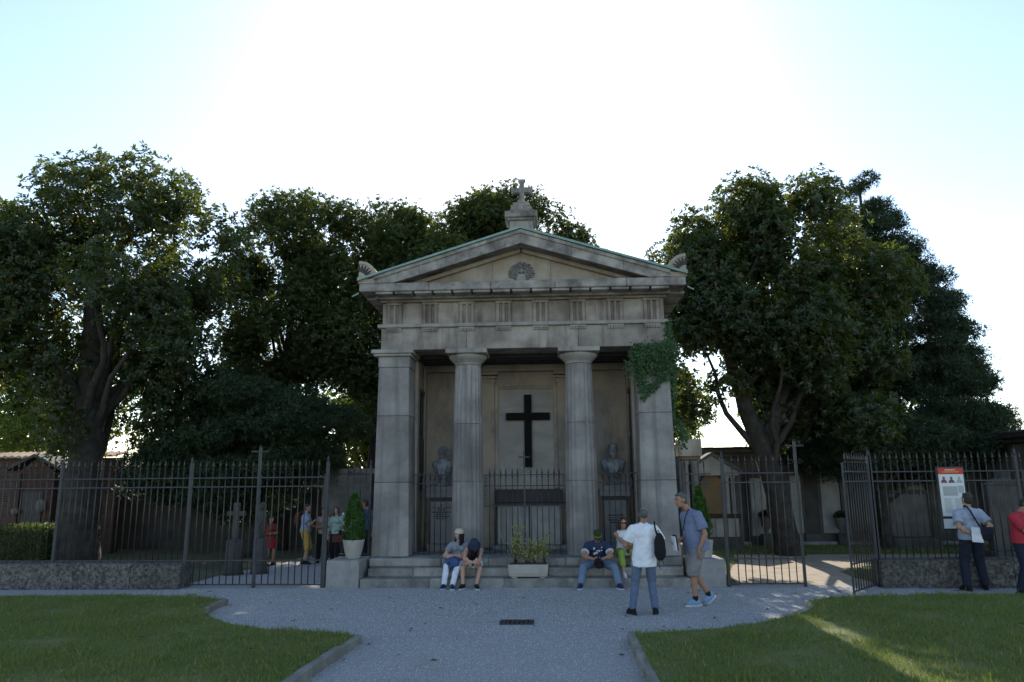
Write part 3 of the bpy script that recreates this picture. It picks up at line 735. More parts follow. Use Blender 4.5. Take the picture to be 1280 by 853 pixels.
# busts on their pedestals
def bust(x, label, plabel, dz, beard, wide):
    st = thing('bust_pedestal', plabel, 'pedestal', (x, 1.3, .476), 'bust pedestals')
    MB().cbox(-.30, .30, -.22, .22, 0, .16, .01).build('base', 'stele', st)
    MB().cbox(-.235, .235, -.17, .17, .162, 1.05, .008).build('shaft', 'stele', st)
    MB().cbox(-.25, .25, -.19, .19, 1.052, 1.12, .008).build('dark_band', 'dark_stone', st)
    MB().cbox(-.33, .33, -.23, .23, 1.122, 1.25, .01).hullpts([(s * .33, y, z) for s in (-1, 1) for y in (-.2, .2) for z in (1.251, 1.252)] + [(s * .2, y, 1.36) for s in (-1, 1) for y in (-.18, .18)]).build('cap', 'stele', st)
    for s in (-1, 1): MB().ell((s * .29, -.2, 1.28), (.05, .04, .07)).build('cap_scroll', 'stele', st)
    b = MB(); r_ = random.Random(int(x * 10) + 40)
    rows = [(.0, 1), (-.055, 7), (-.10, 3), (-.145, 7), (-.19, 4), (-.235, 6), (-.28, 4)] if x < 0 else [(0, 6), (-.05, 5), (-.1, 6), (-.15, 4)]
    for dzr, k in rows:
        for i in range(k):
            w_ = r_.uniform(.012, .026); cx_ = (i - (k - 1) / 2) * .058
            b.box(cx_ - w_, cx_ + w_, -.173, -.169, (.95 if x < 0 else .72) + dzr, (.95 if x < 0 else .72) + dzr + .026)
    b.build('inscription', 'inscription', st, kind='stuff')
    bu = thing('bust', label, 'bust', (x, 1.3, 1.838), 'marble busts')
    MB().lathe([(.15, 0), (.15, .05), (.10, .075), (.085, .13), (.105, .19), (.13, .225)], 24).build('socle', 'bust', bu)
    b = MB(); w_ = wide
    b.ell((0, .02, .39), (w_, .14, .20)).ell((0, .02, .48), (w_ * .8, .13, .12)).ell((0, -.03, .36), (w_ * .72, .12, .15))
    for s in (-1, 1): b.ell((s * w_ * .78, .02, .47), (.085, .10, .085))
    b.cap((0, .02, .48), (0, .0, .64), .10, .078)
    b.ell((0, .0, .735 + dz), (.102, .12, .13)).ell((0, -.055, .67 + dz), (.078, .078, .082)).cap((0, -.12, .745 + dz), (0, -.145, .70 + dz), .016, .023)
    for s in (-1, 1): b.ell((s * .105, .01, .72 + dz), (.016, .028, .042)).ell((s * .038, -.112, .775 + dz), (.03, .016, .012))
    for i in range(8): b.cap((-w_ * .55 + i * w_ * .15, -.13, .50 - abs(i - 3.5) * .01), (-w_ * .3 + i * w_ * .08, -.15, .27), .012, .016)
    if beard: b.ell((0, -.075, .60 + dz), (.075, .07, .095)).ell((0, .01, .80 + dz), (.112, .125, .085))
    else: b.ell((0, .02, .79 + dz), (.107, .118, .085))
    remesh(b, 'figure', 'bust', bu, .011, 3)

def remesh(b, name, m, parent, vox=.012, it=3, loc=None, fold=0):
    me = b.mesh(name); tmp = bpy.data.objects.new('tmp', me); COL.objects.link(tmp)
    md = tmp.modifiers.new('r', 'REMESH'); md.mode = 'VOXEL'; md.voxel_size = vox; md.use_smooth_shade = True
    if it: ms = tmp.modifiers.new('s', 'SMOOTH'); ms.iterations = it; ms.factor = .5
    dg = bpy.context.evaluated_depsgraph_get(); dg.update()
    out = bpy.data.meshes.new_from_object(tmp.evaluated_get(dg)); out.name = name
    bpy.data.objects.remove(tmp); bpy.data.meshes.remove(me)
    out.materials.clear()
    if fold:
        sd_ = len(b.v) % 17
        k_ = len(out.vertices); co = np.empty(k_ * 3, np.float32); no = np.empty(k_ * 3, np.float32)
        out.vertices.foreach_get('co', co); out.vertices.foreach_get('normal', no)
        co = co.reshape(-1, 3); no = no.reshape(-1, 3)
        h_ = np.array([abs(noise.noise((x * 7 + sd_, y * 7, z * 11))) - .15 + .12 * noise.noise((x * 18, y * 18 + sd_, z * 22)) for x, y, z in co.tolist()], np.float32)
        out.vertices.foreach_set('co', (co + no * (fold * h_)[:, None]).ravel()); out.update()
    for p in (out.polygons,): p.foreach_set('use_smooth', [True] * len(p))
    return obj(name, out, m, parent, loc)
bust(-1.82, 'marble bust with open collar standing left of the tomb', 'tall inscribed marble pedestal under the left bust', 0, False, .215)
bust(1.90, 'marble bust of a bearded man standing right of the tomb', 'tall marble pedestal under the right bearded bust', .02, True, .255)
# pedestals flanking the steps
for sg, lb in ((-1, 'granite block left of the temple steps carrying a potted conifer'), (1, 'granite block right of the temple steps carrying a potted conifer')):
    a = sorted((sg * 3.69, sg * 3.075)); q = MB().cbox(a[0], a[1], -.82, .05, -.02, .495, .012).build('stone_block', 'granite'); tag(q, lb, 'stone block', 'blocks beside the steps')

# ------------------------------------------------------------------ iron fences and gates
def bar_mesh(z0, z1, r=.0105, name='bar'):
    b = MB().tube([(0, 0, z0), (0, 0, z1 - .15)], r, 6)
    b.lathe([(r * 1.2, z1 - .19), (.021, z1 - .18), (.021, z1 - .165), (r, z1 - .155)], 6)
    b.lathe([(r * .8, z1 - .155), (.02, z1 - .105), (.011, z1 - .06), (.002, z1)], 6)
    return b.mesh(name)
def post_mesh(z0, z1, r=.03):
    b = MB().cbox(-r, r, -r, r, z0, z1, .006)
    b.lathe([(r * .8, z1), (r * 1.15, z1 + .015), (r * .9, z1 + .03), (r * .5, z1 + .05), (r * .7, z1 + .08), (.004, z1 + .12)], 8)
    return b.mesh('post')
def cross_top(parent, x, y, z0, z1, w_, r=.024, m='iron'):
    MB().cbox(x - r, x + r, y - r, y + r, z0, z1 - .02, .005).build('cross_stile', m, parent)
    za = z1 - .1
    MB().cbox(x - w_, x - r - .001, y - r * .6, y + r * .6, za - .013, za + .013, .004).cbox(x + r + .001, x + w_, y - r * .6, y + r * .6, za - .013, za + .013, .004).build('cross_arm', m, parent)
    b = MB()
    for cx_, cz_ in ((x - w_ - .012, za), (x + w_ + .012, za), (x, z1)):
        b.tube([(cx_ + .02 * math.cos(a), y, cz_ + .02 * math.sin(a)) for a in [i * math.pi / 5 for i in range(11)]], .007, 5)
    b.build('cross_end', m, parent)
    # scrolls below the cross
    b = MB()
    for s in (-1, 1):
        b.tube([(x + s * (.03 + .05 + .05 * math.cos(a) * (1 - a / 9)), y, z1 - .40 + .05 * math.sin(a) * (1 - a / 9)) for a in [i * .5 for i in range(13)]], .006, 5)
    b.build('scroll', m, parent)
def rail(parent, x0, x1, y, z, h=.012, t=.016, m='iron'):
    MB().cbox(x0, x1, y - t, y + t, z - h, z + h, .003).build('rail', m, parent)
def bars(parent, x0, x1, y, me, sp=.125, m='bars'):
    k = max(1, round((x1 - x0) / sp)); d = (x1 - x0) / k
    for i in range(1, k):
        o = obj('bar', me, m, parent, (x0 + i * d + random.uniform(-.006, .006), y, 0)); o.rotation_euler = (0, random.uniform(-.004, .004), random.uniform(0, .5))
FY = -.75
BF = bar_mesh(.47, 2.40); PF = post_mesh(.45, 2.33); PG = post_mesh(-.02, 2.33); BG = bar_mesh(.055, 2.38); BP = bar_mesh(.52, 2.36)
for sg in (-1, 1):
    side = 'left' if sg < 0 else 'right'
    f = thing('iron_fence', 'long spear-topped iron fence on the stone wall %s' % ('left of the shut gate' if sg < 0 else 'right of the open gate'), 'fence', (sg * 6.44, FY, 0), 'spear-topped iron fences')
    if sg < 0:
        X0, X1 = -7.6, -.03; px = [-2.60, -5.2, -7.6]
    else:
        X0, X1 = .03, 6.6; px = [.03, 2.66, 5.3]
    for z in (.50, 1.87, 2.04): rail(f, X0, X1, 0, z)
    for x in px: obj('post', PF, 'iron', f, (x, 0, 0))
    allp = sorted(px + [X0, X1])
    bars(f, X0, X1, 0, BF)
    # base wall of rough conglomerate blocks
    wl = thing('fence_wall', 'low rough conglomerate wall below the %s' % ('left iron fence' if sg < 0 else 'right iron fence'), 'wall', (sg * 6.4, FY, 0), 'low fence walls')
    x = 0; k = 0
    while x < 7.4:
        L_ = random.uniform(.95, 1.5); a = sorted((sg * (x + .006), sg * (x + L_ - .006)))
        rough_box(a[0], a[1], -.23, .23, -.03, .468 + random.uniform(-.012, .006), .045, .017, k + (20 if sg > 0 else 0), 13).build('stone', 'ceppo', wl)
        x += L_; k += 1
# the shut double gate on the left
lf = [('iron_gate', 'shut iron gate leaf with a tall cross next to the left fence wall', -6.40, -5.10, 1), ('iron_gate', 'shut iron gate leaf beside the left granite block', -5.07, -3.80, 0)]
for nm, lb, x0, x1, cr_ in lf:
    g = thing(nm, lb, 'gate', (x0, FY, 0), 'leaves of the iron gates')
    W = x1 - x0
    for z in (.06, .50, 1.87, 2.04): rail(g, 0, W, 0, z)
    bars(g, 0, W, 0, BG)
    if cr_: cross_top(g, W, 0, .0, 2.64, .14)
    else:
        MB().cbox(-.013, .013, -.013, .013, .0, 2.1, .003).build('stile', 'iron', g); MB().cbox(W - .013, W + .013, -.013, .013, .0, 2.1, .003).build('stile', 'iron', g)
for x, lb in ((-6.445, 'iron gate post between the left fence wall and the shut gate'), (-3.755, 'iron gate post behind the left granite block'), (3.755, 'iron gate post behind the right granite block'), (6.445, 'iron gate post carrying the open leaf at the right wall')):
    q = obj('gate_post', PG, 'iron', None, (x, FY if abs(x) > 4 else FY + .01, 0)) ; tag(q, lb, 'gate post', 'iron gate posts')
g = thing('iron_gate', 'shut iron gate leaf with tall cross beside the right granite block', 'gate', (3.80, FY, 0), 'leaves of the iron gates')
for z in (.06, .50, 1.87, 2.04): rail(g, 0, 1.31, 0, z)
bars(g, 0, 1.31, 0, BG); cross_top(g, 1.32, 0, 0, 2.64, .14)
g = thing('iron_gate', 'iron gate leaf swung open towards the lawn at the right', 'gate', (6.40, FY - .06, 0), 'leaves of the iron gates', math.atan2(-.92, -.80))
for z in (.06, .50, 1.87, 2.04): rail(g, .03, 1.24, 0, z)
bars(g, .03, 1.24, 0, BG)
MB().cbox(0, .028, -.014, .014, .0, 2.2, .003).build('stile', 'iron', g); MB().cbox(1.24, 1.27, -.016, .016, .02, 2.2, .003).build('stile', 'iron', g)
# short panels between gate posts and pillars
for sg in (-1, 1):
    a = sorted((sg * 3.72, sg * 3.09))
    g = thing('narrow_fence', 'narrow iron fence panel between the %s pillar and gate' % ('left' if sg < 0 else 'right'), 'fence', (a[0], .09, 0), 'narrow fence panels')
    for z in (.53, 1.87, 2.04): rail(g, 0, a[1] - a[0], 0, z)
    bars(g, 0, a[1] - a[0], 0, BP)
    obj('post', post_mesh(.0, 2.28, .025), 'iron', g, (.03 if sg > 0 else a[1] - a[0] - .03, 0, 0))
# portico gate and railings
BQ = bar_mesh(.49, 2.20, .009)
g = thing('portico_gate', 'dark iron double gate between the two columns', 'gate', (0, .36, 0))
for x0, x1 in ((-.835, -.02), (.02, .835)):
    for z in (.53, 1.44, 1.84, 2.06): rail(g, x0, x1, 0, z, .01, .012, 'dark_iron')
    bars(g, x0, x1, 0, BQ, .113, 'dark_iron')
cross_top(g, 0, 0, .5, 2.52, .085, .017, 'iron')
b = MB()
for s in (-1, 1):
    for i in range(7): b.tube([(s * .80 + .028 * math.cos(a), 0, 1.5 + i * .085 + .028 * math.sin(a)) for a in [j * math.pi / 4 for j in range(9)]], .006, 5)
b.build('side_scroll', 'dark_iron', g)
for s in (-1, 1):
    a = sorted((s * 1.50, s * 2.29))
    g = thing('portico_railing', 'dark iron railing between the %s column and pillar' % ('left' if s < 0 else 'right'), 'railing', (a[0], .40, 0), 'portico railings')
    for z in (.53, 1.90, 2.08): rail(g, 0, a[1] - a[0], 0, z, .01, .012, 'dark_iron')
    bars(g, 0, a[1] - a[0], 0, bar_mesh(.49, 2.16, .009), .113, 'dark_iron')

# ------------------------------------------------------------------ pots, planter, shrubs
def flame(name, parent, h, r, n, seed, m='cypress'):
    rng = np.random.default_rng(seed)
    t = rng.random(n) ** .8; a = rng.uniform(0, 6.28, n)
    rad = r * np.clip(np.sin(np.pi * (t * .72 + .28)) ** .95, .015, 1) * (1 - .1 * t) * rng.uniform(.5, 1.1, n) * (1 + .16 * np.sin(4 * a + 9 * t) + .13 * np.sin(3 * a - 17 * t) + .10 * np.sin(7 * a + 31 * t))
    P = np.stack([rad * np.cos(a), rad * np.sin(a), t * h], 1)
    D = np.stack([np.cos(a) * .45, np.sin(a) * .45, np.ones(n)], 1) + rng.normal(size=(n, 3)) * .4
    return obj(name, leaves_mesh(name, P, D, np.stack([np.cos(a), np.sin(a), 0 * a], 1), rng.uniform(.05, .11, n), rng.uniform(.012, .026, n), .15), m, parent)
pt = thing('potted_conifer', 'small bright green conifer in round pale pot on the left granite block', 'potted plant', (-3.30, -.40, .495), 'potted conifers')
MB().lathe([(.13, 0), (.135, .02), (.17, .14), (.20, .30), (.212, .335), (.212, .35), (.19, .35), (.185, .31)], 32).build('pot', 'pot', pt)
MB().lathe([(.186, .30), (.186, .315)], 24).build('soil', 'soil', pt)
b = MB(); limb(b, (0, 0, .31), (0, 0, .8), .02, .008); b.build('stem', 'bark', pt)
q = flame('foliage', pt, .88, .195, 3600, 5); q.location = (0, 0, .30)
pt = thing('potted_conifer', 'narrow conifer in beige faceted pot on the right granite block', 'potted plant', (3.44, -.40, .495), 'potted conifers')
MB().lathe([(.10, 0), (.105, .015), (.125, .15), (.145, .29), (.145, .31), (.12, .31), (.118, .28)], 8, smooth=False).build('pot', 'pot', pt)
MB().lathe([(.115, .26), (.115, .28)], 16).build('soil', 'soil', pt)
b = MB(); limb(b, (0, 0, .27), (-.04, 0, .9), .018, .006); b.build('stem', 'bark', pt)
q = flame('foliage', pt, 1.0, .14, 3200, 6); q.location = (-.03, 0, .27); q.rotation_euler = (0, R(-3), 0)
tr = thing('stone_planter', 'long pale stone planter with sparse shrubs on the steps', 'planter', (.09, -.60, .325 - .155))
prof = [(-.345, 0.0), (.345, 0.0), (.365, .05), (.372, .225), (.345, .225), (.335, .19), (-.335, .19), (-.345, .225), (-.372, .225), (-.365, .05)]
tr.location = (.09, -.675, .185)
b = MB(); b.cbox(-.355, .355, -.10, .10, .0, .06, .03).hullpts([(s * x, t * y, z) for s in (-1, 1) for t in (-1, 1) for x, y, z in ((.345, .10, .03), (.372, .125, .225), (.36, .115, .07))])
b.build('trough', 'pot', tr)
MB().cbox(-.345, .345, -.10, .10, .224, .238, .004).build('soil', 'soil', tr)
rng = np.random.default_rng(9); b = MB(); PP = []; r_ = random.Random(2)
for bx, hh, sp_, nst in ((-.24, .62, .26, 17), (.0, .34, .18, 9), (.12, .42, .2, 11), (.30, .55, .22, 12)):
    for i in range(nst):
        a = r_.uniform(0, 6.28); L_ = hh * r_.uniform(.6, 1.1); e = V((bx + r_.gauss(-.02, .5) * sp_, math.sin(a) * .1, .235 + L_))
        pts = limb(b, (bx + r_.uniform(-.04, .04), r_.uniform(-.05, .05), .23), e, .005, .002, 4, .5, 6, i + bx * 10)
        for p in pts[2:]:
            for q in range(7): PP.append(p + V((r_.gauss(0, .028), r_.gauss(0, .028), r_.gauss(0, .025))))
b.build('stems', 'bark', tr)
P = np.array([tuple(p) for p in PP]); m = len(P)
obj('leaves', leaves_mesh('leaves', P, rng.normal(size=(m, 3)) + [0, 0, .4], rng.normal(size=(m, 3)) + [0, -.3, 1], rng.uniform(.025, .06, m), rng.uniform(.011, .022, m)), 'shrub', tr)
for x in (-.26, .26): MB().cbox(x - .05, x + .05, -.08, .08, -.02, -.001, .004).build('foot', 'pot', tr)

# ------------------------------------------------------------------ information board
bd = thing('information_board', 'tall information board with red header fixed to the right fence', 'sign', (7.875, -.815, 0))
MB().cbox(-.245, .245, -.012, .03, .995, 2.125, .006).build('frame', 'dark_iron', bd)
def paint(name, c, rough=.55): MT[name] = pbr(name, c, rough=rough, bump=0, rnd=0); return name
paint('board_white', (.62, .63, .62)); paint('board_red', (.50, .055, .03)); paint('board_grey', (.36, .37, .38)); paint('board_ink', (.10, .10, .11)); paint('board_maroon', (.18, .06, .06)); paint('board_sand', (.62, .40, .16))
MB().box(-.222, .222, -.016, -.0125, 1.235, 1.985).build('upper_panel', 'board_white', bd)
MB().box(-.222, .222, -.016, -.0125, 1.985, 2.10).build('header', 'board_red', bd)
MB().box(-.222, .222, -.016, -.0125, 1.02, 1.19).build('lower_panel', 'board_white', bd)
b = MB(); r_ = random.Random(3)
for z, x0, x1 in ((2.055, -.10, .09), ):
    x = x0
    while x < x1: w_ = r_.uniform(.012, .03); b.box(x, min(x + w_, x1), -.0195, -.017, z, z + .018); x += w_ + .008
b.build('title_text', 'board_white', bd, kind='stuff')
b = MB(); x = -.15
while x < .14: w_ = r_.uniform(.012, .03); b.box(x, x + w_, -.0195, -.017, 2.02, 2.036); x += w_ + .008
b.build('subtitle_text', 'board_sand', bd, kind='stuff')
for i, (cx_, mm) in enumerate(((-.135, 'board_maroon'), (.0, 'board_ink'), (.14, 'board_grey'))):
    b = MB(); b.prism([(cx_ + .055 * math.cos(a), 1.83 + .065 * math.sin(a)) for a in [k * math.pi / 10 for k in range(11)]][::-1], -.0195, -.017)
    b.prism([(cx_ + .021 * math.cos(a), 1.918 + .026 * math.sin(a)) for a in [k * math.pi / 6 for k in range(12)]], -.0225, -.0205)
    b.build('portrait', mm, bd)
MB().box(-.17, .09, -.019, -.017, 1.60, 1.77).build('text_block', 'board_grey', bd)
MB().box(.105, .20, -.019, -.017, 1.65, 1.78).build('picture', 'board_grey', bd)
b = MB()
for cxx, x1_ in ((-.17, -.01), (.02, .19)):
    for i in range(15): b.box(cxx, x1_ - r_.uniform(0, .04), -.019, -.017, 1.30 + i * .0175, 1.307 + i * .0175)
for i in range(8): b.box(-.165, .085 - r_.uniform(0, .03), -.022, -.0195, 1.615 + i * .018, 1.623 + i * .018)
b.build('text_lines', 'board_grey', bd, kind='stuff')
MB().prism([(-.08, 1.06), (-.05, 1.06), (-.02, 1.15), (-.05, 1.15)], -.019, -.017).prism([(.0, 1.07), (.03, 1.05), (.06, 1.13)], -.019, -.017).build('emblem', 'board_grey', bd)

# ------------------------------------------------------------------ cemetery walls, tombs and graves
# right: grey rendered wall with slabs
wl = thing('cemetery_wall', 'grey rendered cemetery wall with memorial slabs behind the right gate', 'wall', (4.2, 8.4, 0))
MB().box(0, 9.4, 0, .45, -.05, 2.62).build('wall_face', 'wallgrey', wl)
MB().cbox(-.05, 9.3, -.10, .5, 2.622, 2.75, .02).cbox(-.1, 9.25, -.22, .6, 2.752, 2.88, .02).build('cornice', 'wallgrey', wl)
for i in range(31): MB().cbox(-.1 + i * .302, .195 + i * .302, -.27, .7, 2.884, 2.925 + random.uniform(0, .015), .012).build('coping_tile', 'slab_dark', wl)
for x0, x1, mm in ((2.35, 2.9, 'slab_dark'), (3.70, 4.02, 'slab'), (4.06, 4.52, 'slab_dark'), (4.60, 5.16, 'slab'), (5.4, 5.95, 'slab_dark'), (6.1, 6.8, 'slab_dark'), (7.1, 7.7, 'slab')):
    MB().cbox(x0, x1, -.06, -.002, .32, 2.05, .01).build('memorial_slab', mm, wl)
for x in (2.1, 3.2, 4.04, 5.28, 6.0, 6.95, 7.9): MB().cbox(x - .10 if x != 4.04 else x - .018, x + .10 if x != 4.04 else x + .018, -.11, -.003, .0, 2.6, .01).build('wall_pilaster', 'wallgrey', wl)
MB().cbox(1.4, 9.2, -.45, -.12, -.03, .10, .015).build('plinth', 'slab', wl)
wg = thing('cemetery_wing', 'grey cemetery outbuilding with flat eaves at the far right', 'building', (13.5, 3.4, 0))
MB().box(0, 2.5, 0, 5.3, -.05, 2.85).build('wall', 'wallgrey', wg)
MB().cbox(-.25, 2.6, -.2, 5.4, 2.86, 2.98, .02).cbox(-.40, 2.7, -.3, 5.5, 2.984, 3.10, .02).build('eaves', 'dark_stone', wg)
MB().cbox(-.42, 2.7, -.32, 5.52, 3.104, 3.18, .02).build('roof', 'slab_dark', wg)
for i in range(4): MB().cbox(-.06, -.003, .3 + i * 1.3, .5 + i * 1.3, 0, 2.84, .01).build('pilaster', 'wallgrey', wg)
for i in range(3): MB().cbox(-.05, -.003, .7 + i * 1.3, 1.4 + i * 1.3, .5, 2.1, .01).build('memorial_slab', 'slab', wg)
# stele with urn
st = thing('grave_stele', 'tall pale grave stele against the wall left of the trunk', 'gravestone', (6.84, 8.05, 0), 'stelae along the wall')
MB().cbox(-.33, .33, -.16, .16, -.02, .28, .012).build('base', 'slab_dark', st)
frustum(-.27, .27, -.25, .25, -.10, .10, -.09, .09, .282, 1.98, .01).build('slab', 'slab', st)
MB().cbox(-.30, .30, -.13, .13, 1.982, 2.08, .01).hullpts([(s * .28, y, 2.082) for s in (-1, 1) for y in (-.12, .12)] + [(s * .02, y, 2.20) for s in (-1, 1) for y in (-.12, .12)]).build('pediment', 'slab_dark', st)
def vase(x, y, h, label, seed):
    v = thing('flower_urn', label, 'urn', (x, y, 0), 'stone flower urns')
    MB().cbox(-.15, .15, -.15, .15, -.02, h * .42, .01).build('plinth', 'slab_dark', v)
    MB().lathe([(.07, h * .42), (.09, h * .44), (.05, h * .5), (.06, h * .54), (.13, h * .68), (.155, h * .92), (.17, h * .96), (.165, h)], 20).build('urn', 'wallgrey', v)
    rng = np.random.default_rng(seed); k = 500
    d = nrm(rng.normal(size=(k, 3))); d[:, 2] = abs(d[:, 2])
    obj('flowers', leaves_mesh('flowers', d * [.17, .17, .16] * rng.uniform(.5, 1, (k, 1)) + [0, 0, h], d, rng.normal(size=(k, 3)), rng.uniform(.04, .09, k), rng.uniform(.02, .045, k)), 'yew', v)
vase(9.17, 7.95, .80, 'stone urn of dark flowers before the pale wall slab', 1)
vase(6.87, 7.6, .85, 'stone urn of dark flowers before the tall stele', 2)
# gabled tomb with ochre arch
ad = thing('gabled_tomb', 'gabled wall tomb with ochre arched panel and pale columns', 'tomb', (5.2, 6.7, 0))
MB().cbox(-.75, .75, -.05, .7, -.02, .34, .015).build('base', 'slab_dark', ad)
for x0, x1 in ((-.66, -.35), (-.34, .0), (.01, .34), (.35, .66)): MB().cbox(x0, x1, 0, .6, .342, .86, .01).build('front_slab', 'slab', ad)
MB().cbox(-.72, .72, -.04, .65, .862, .97, .01).build('ledge', 'brick', ad)
MB().box(-.66, .66, .25, .6, .972, 2.3).build('back', 'slab_dark', ad)
MB().prism([(-.3, .975), (.3, .975), (.3, 1.85)] + [(.3 * math.cos(R(a)), 1.85 + .22 * math.sin(R(a))) for a in range(15, 180, 15)] + [(-.3, 1.85)], .20, .25).build('arched_panel', 'ochre', ad)
for x in (-.42, -.58, .42, .58): MB().lathe([(.075, .973), (.06, 1.03), (.055, 1.95), (.075, 2.0), (.09, 2.05)], 14, (x, .12, 0)).build('column', 'slab', ad)
MB().prism([(-.74, 2.06), (.74, 2.06), (.74, 2.16), (0, 2.62), (-.74, 2.16)], .02, .62).build('pediment', 'slab', ad)
for s in (-1, 1):
    mo = [(0, 2.625), (s * .85, 2.10), (s * .85, 2.20), (0, 2.72)]; MB().prism(mo if s < 0 else mo[::-1], -.06, .68).build('gable_cornice', 'wallgrey', ad)
# small column shrine beside the right pillar
sh = thing('column_shrine', 'small stone shrine corner with block on column beside right pillar', 'tomb', (3.78, 2.5, 0))
MB().cbox(-.30, .26, -.2, .4, -.02, .5, .012).build('base', 'slab_dark', sh)
for x in (-.13, .09): MB().lathe([(.12, .502), (.12, .56), (.095, .6), (.085, 2.25), (.11, 2.3), (.12, 2.38)], 18, (x, .0, 0)).build('column', 'column', sh)
MB().cbox(-.22, .22, -.16, .3, 2.384, 2.46, .01).build('ochre_band', 'ochre', sh)
MB().cbox(-.26, .25, -.2, .34, 2.464, 2.86, .015).build('block', 'tymp', sh)
MB().cbox(-.2, .2, .12, .3, .502, 2.38, .01).build('wall', 'slab_dark', sh)
# grey tomb behind right fence
q = thing('grave_tomb', 'broad grey tomb seen through the right fence left of the board', 'tomb', (10.65, 7.0, 0))
MB().cbox(-.8, .8, -.3, .5, -.02, .30, .015).build('base', 'slab_dark', q); MB().cbox(-.62, .62, 0, .3, .302, 1.5, .012).build('slab', 'wallgrey', q); MB().cbox(-.68, .68, -.05, .34, 1.502, 1.6, .012).build('cap', 'slab_dark', q)
q = thing('grave_tomb', 'grey pointed tomb slab behind the far right end of fence', 'tomb', (11.2, 3.2, 0))
MB().cbox(-.5, .5, -.2, .3, -.02, .25, .015).build('base', 'slab_dark', q); MB().cbox(-.40, .40, 0, .2, .252, 1.75, .012).build('slab', 'slab_dark', q); MB().hullpts([(s * .42, y, 1.753) for s in (-1, 1) for y in (-.02, .22)] + [(s * .03, y, 1.95) for s in (-1, 1) for y in (-.02, .22)]).build('gable', 'slab_dark', q)
# left: brick wall with tiled coping, gabled shrine, tree-trunk monuments
def brick_wall(x0, x1, y, h, label, nx, z0=-.2):
    t = thing('brick_wall', label, 'wall', (x0, y, 0), 'brick walls at the left')
    MB().box(0, x1 - x0, .0, .35, z0, h).build('wall_face', 'brickwork', t)
    rng = range(int((x1 - x0) / .23))
    tl = MB().hullpts([(x, yy, z + (.05 if x == .1 else 0)) for x in (.0, .1, .2) for yy, z in ((-.25, .0), (.6, .16)) ] + [(x, yy, z - .03) for x in (0, .2) for yy, z in ((-.25, .0), (.6, .16))]).mesh('tile')
    for i in rng: obj('tile', tl, 'tile', t, (i * .23, 0, h + .04 + random.uniform(0, .008)))
    return t
brick_wall(-21.5, -13.2, 8.0, 2.80, 'brick wall with tiled coping at the far left behind the trunk', 15)
w2 = thing('back_wall', 'shade-toned rendered wall closing the cemetery behind the left trees', 'wall', (-16.5, 9.5, 0))
MB().box(0, 13.4, 0, .4, -.3, 2.3).build('wall_face', 'slab_dark', w2); MB().cbox(-.05, 13.4, -.1, .5, 2.303, 2.42, .015).build('coping', 'slab_dark', w2)
q = thing('brick_shrine', 'small gabled brick shrine with white details at the far left', 'tomb', (-14.75, 6.4, gz(-14.7, 6.4)))
MB().box(-.62, .62, .02, .9, -.02, 2.45).build('wall', 'brick', q)
for s in (-1, 1):
    mo = [(0, 2.93), (s * .85, 2.52), (s * .85, 2.60), (0, 3.02)]; MB().prism(mo if s < 0 else mo[::-1], -.15, 1.0).build('roof_slope', 'slab_dark', q)
MB().prism([(-.62, 2.452), (.62, 2.452), (0, 2.90)], .03, .9).build('gable', 'brick', q)
for x in (-.5, .5): MB().cbox(x - .1, x + .1, -.05, .018, 0, 2.44, .01).build('pilaster', 'brick', q)
MB().box(-.3, .3, -.01, .018, .3, 1.9).build('doorway', 'dark_stone', q)
MB().cbox(-.34, .34, -.12, -.012, .30, .95, .01).build('altar', 'wallgrey', q)
MB().ell((-.42, -.1, 1.35), (.12, .08, .10)).build('relief', 'wallgrey', q); MB().ell((.34, -.1, 1.5), (.16, .08, .2)).build('relief', 'wallgrey', q)
def trunk_monument(x, y, h, r, label, cross, seed):
    z = gz(x, y); t = thing('trunk_monument', label, 'gravestone', (x, y, z), 'tree-trunk monuments')
    b = MB(); b.lathe([(r * 1.25, -.02), (r * 1.1, .06), (r, .2), (r * .97, h * .6), (r * .9, h), (r * .5, h + .02)], 26)
    b.v = [tuple(V(p) + noise.noise_vector(V((p[0] * 16 + seed, p[1] * 16, p[2] * 2.5))) * .028) for p in b.v]
    b.build('trunk_shaft', 'slab_dark', t)
    if cross:
        MB().cbox(-.06, .06, -.05, .05, h - .02, h + .80, .01).build('cross_upright', 'slab_dark', t)
        MB().cbox(-.20, -.062, -.045, .045, h + .52, h + .62, .01).cbox(.062, .20, -.045, .045, h + .52, h + .62, .01).build('cross_arm', 'slab_dark', t)
    else:
        b = MB().ell((0, 0, h + .32), (.12, .1, .34)).ell((.02, -.02, h + .70), (.08, .08, .1)).cap((.1, -.02, h + .5), (-.03, -.1, h + .3), .04, .03)
        remesh(b, 'statue', 'slab_dark', t, .02, 3)
trunk_monument(-6.38, 1.3, .72, .19, 'tree-trunk shaped monument with stone cross behind the left gate', True, 1)
trunk_monument(-5.88, 1.5, .74, .16, 'tree-trunk shaped monument with weathered figure beside the cross one', False, 2)
q = thing('grave_tomb', 'tall grey monument slab behind the group of visitors', 'tomb', (-5.45, 6.6, gz(-5.4, 6.6)))
MB().cbox(-.85, .85, -.2, .5, -.05, .4, .015).build('base', 'slab_dark', q); MB().cbox(-.7, .7, 0, .3, .402, 2.35, .012).build('slab', 'wallgrey', q); MB().cbox(-.78, .78, -.06, .36, 2.352, 2.5, .012).build('cap', 'wallgrey', q)
MB().cbox(-.45, .45, -.03, -.002, 1.0, 1.9, .008).build('plaque', 'wallgrey', q)
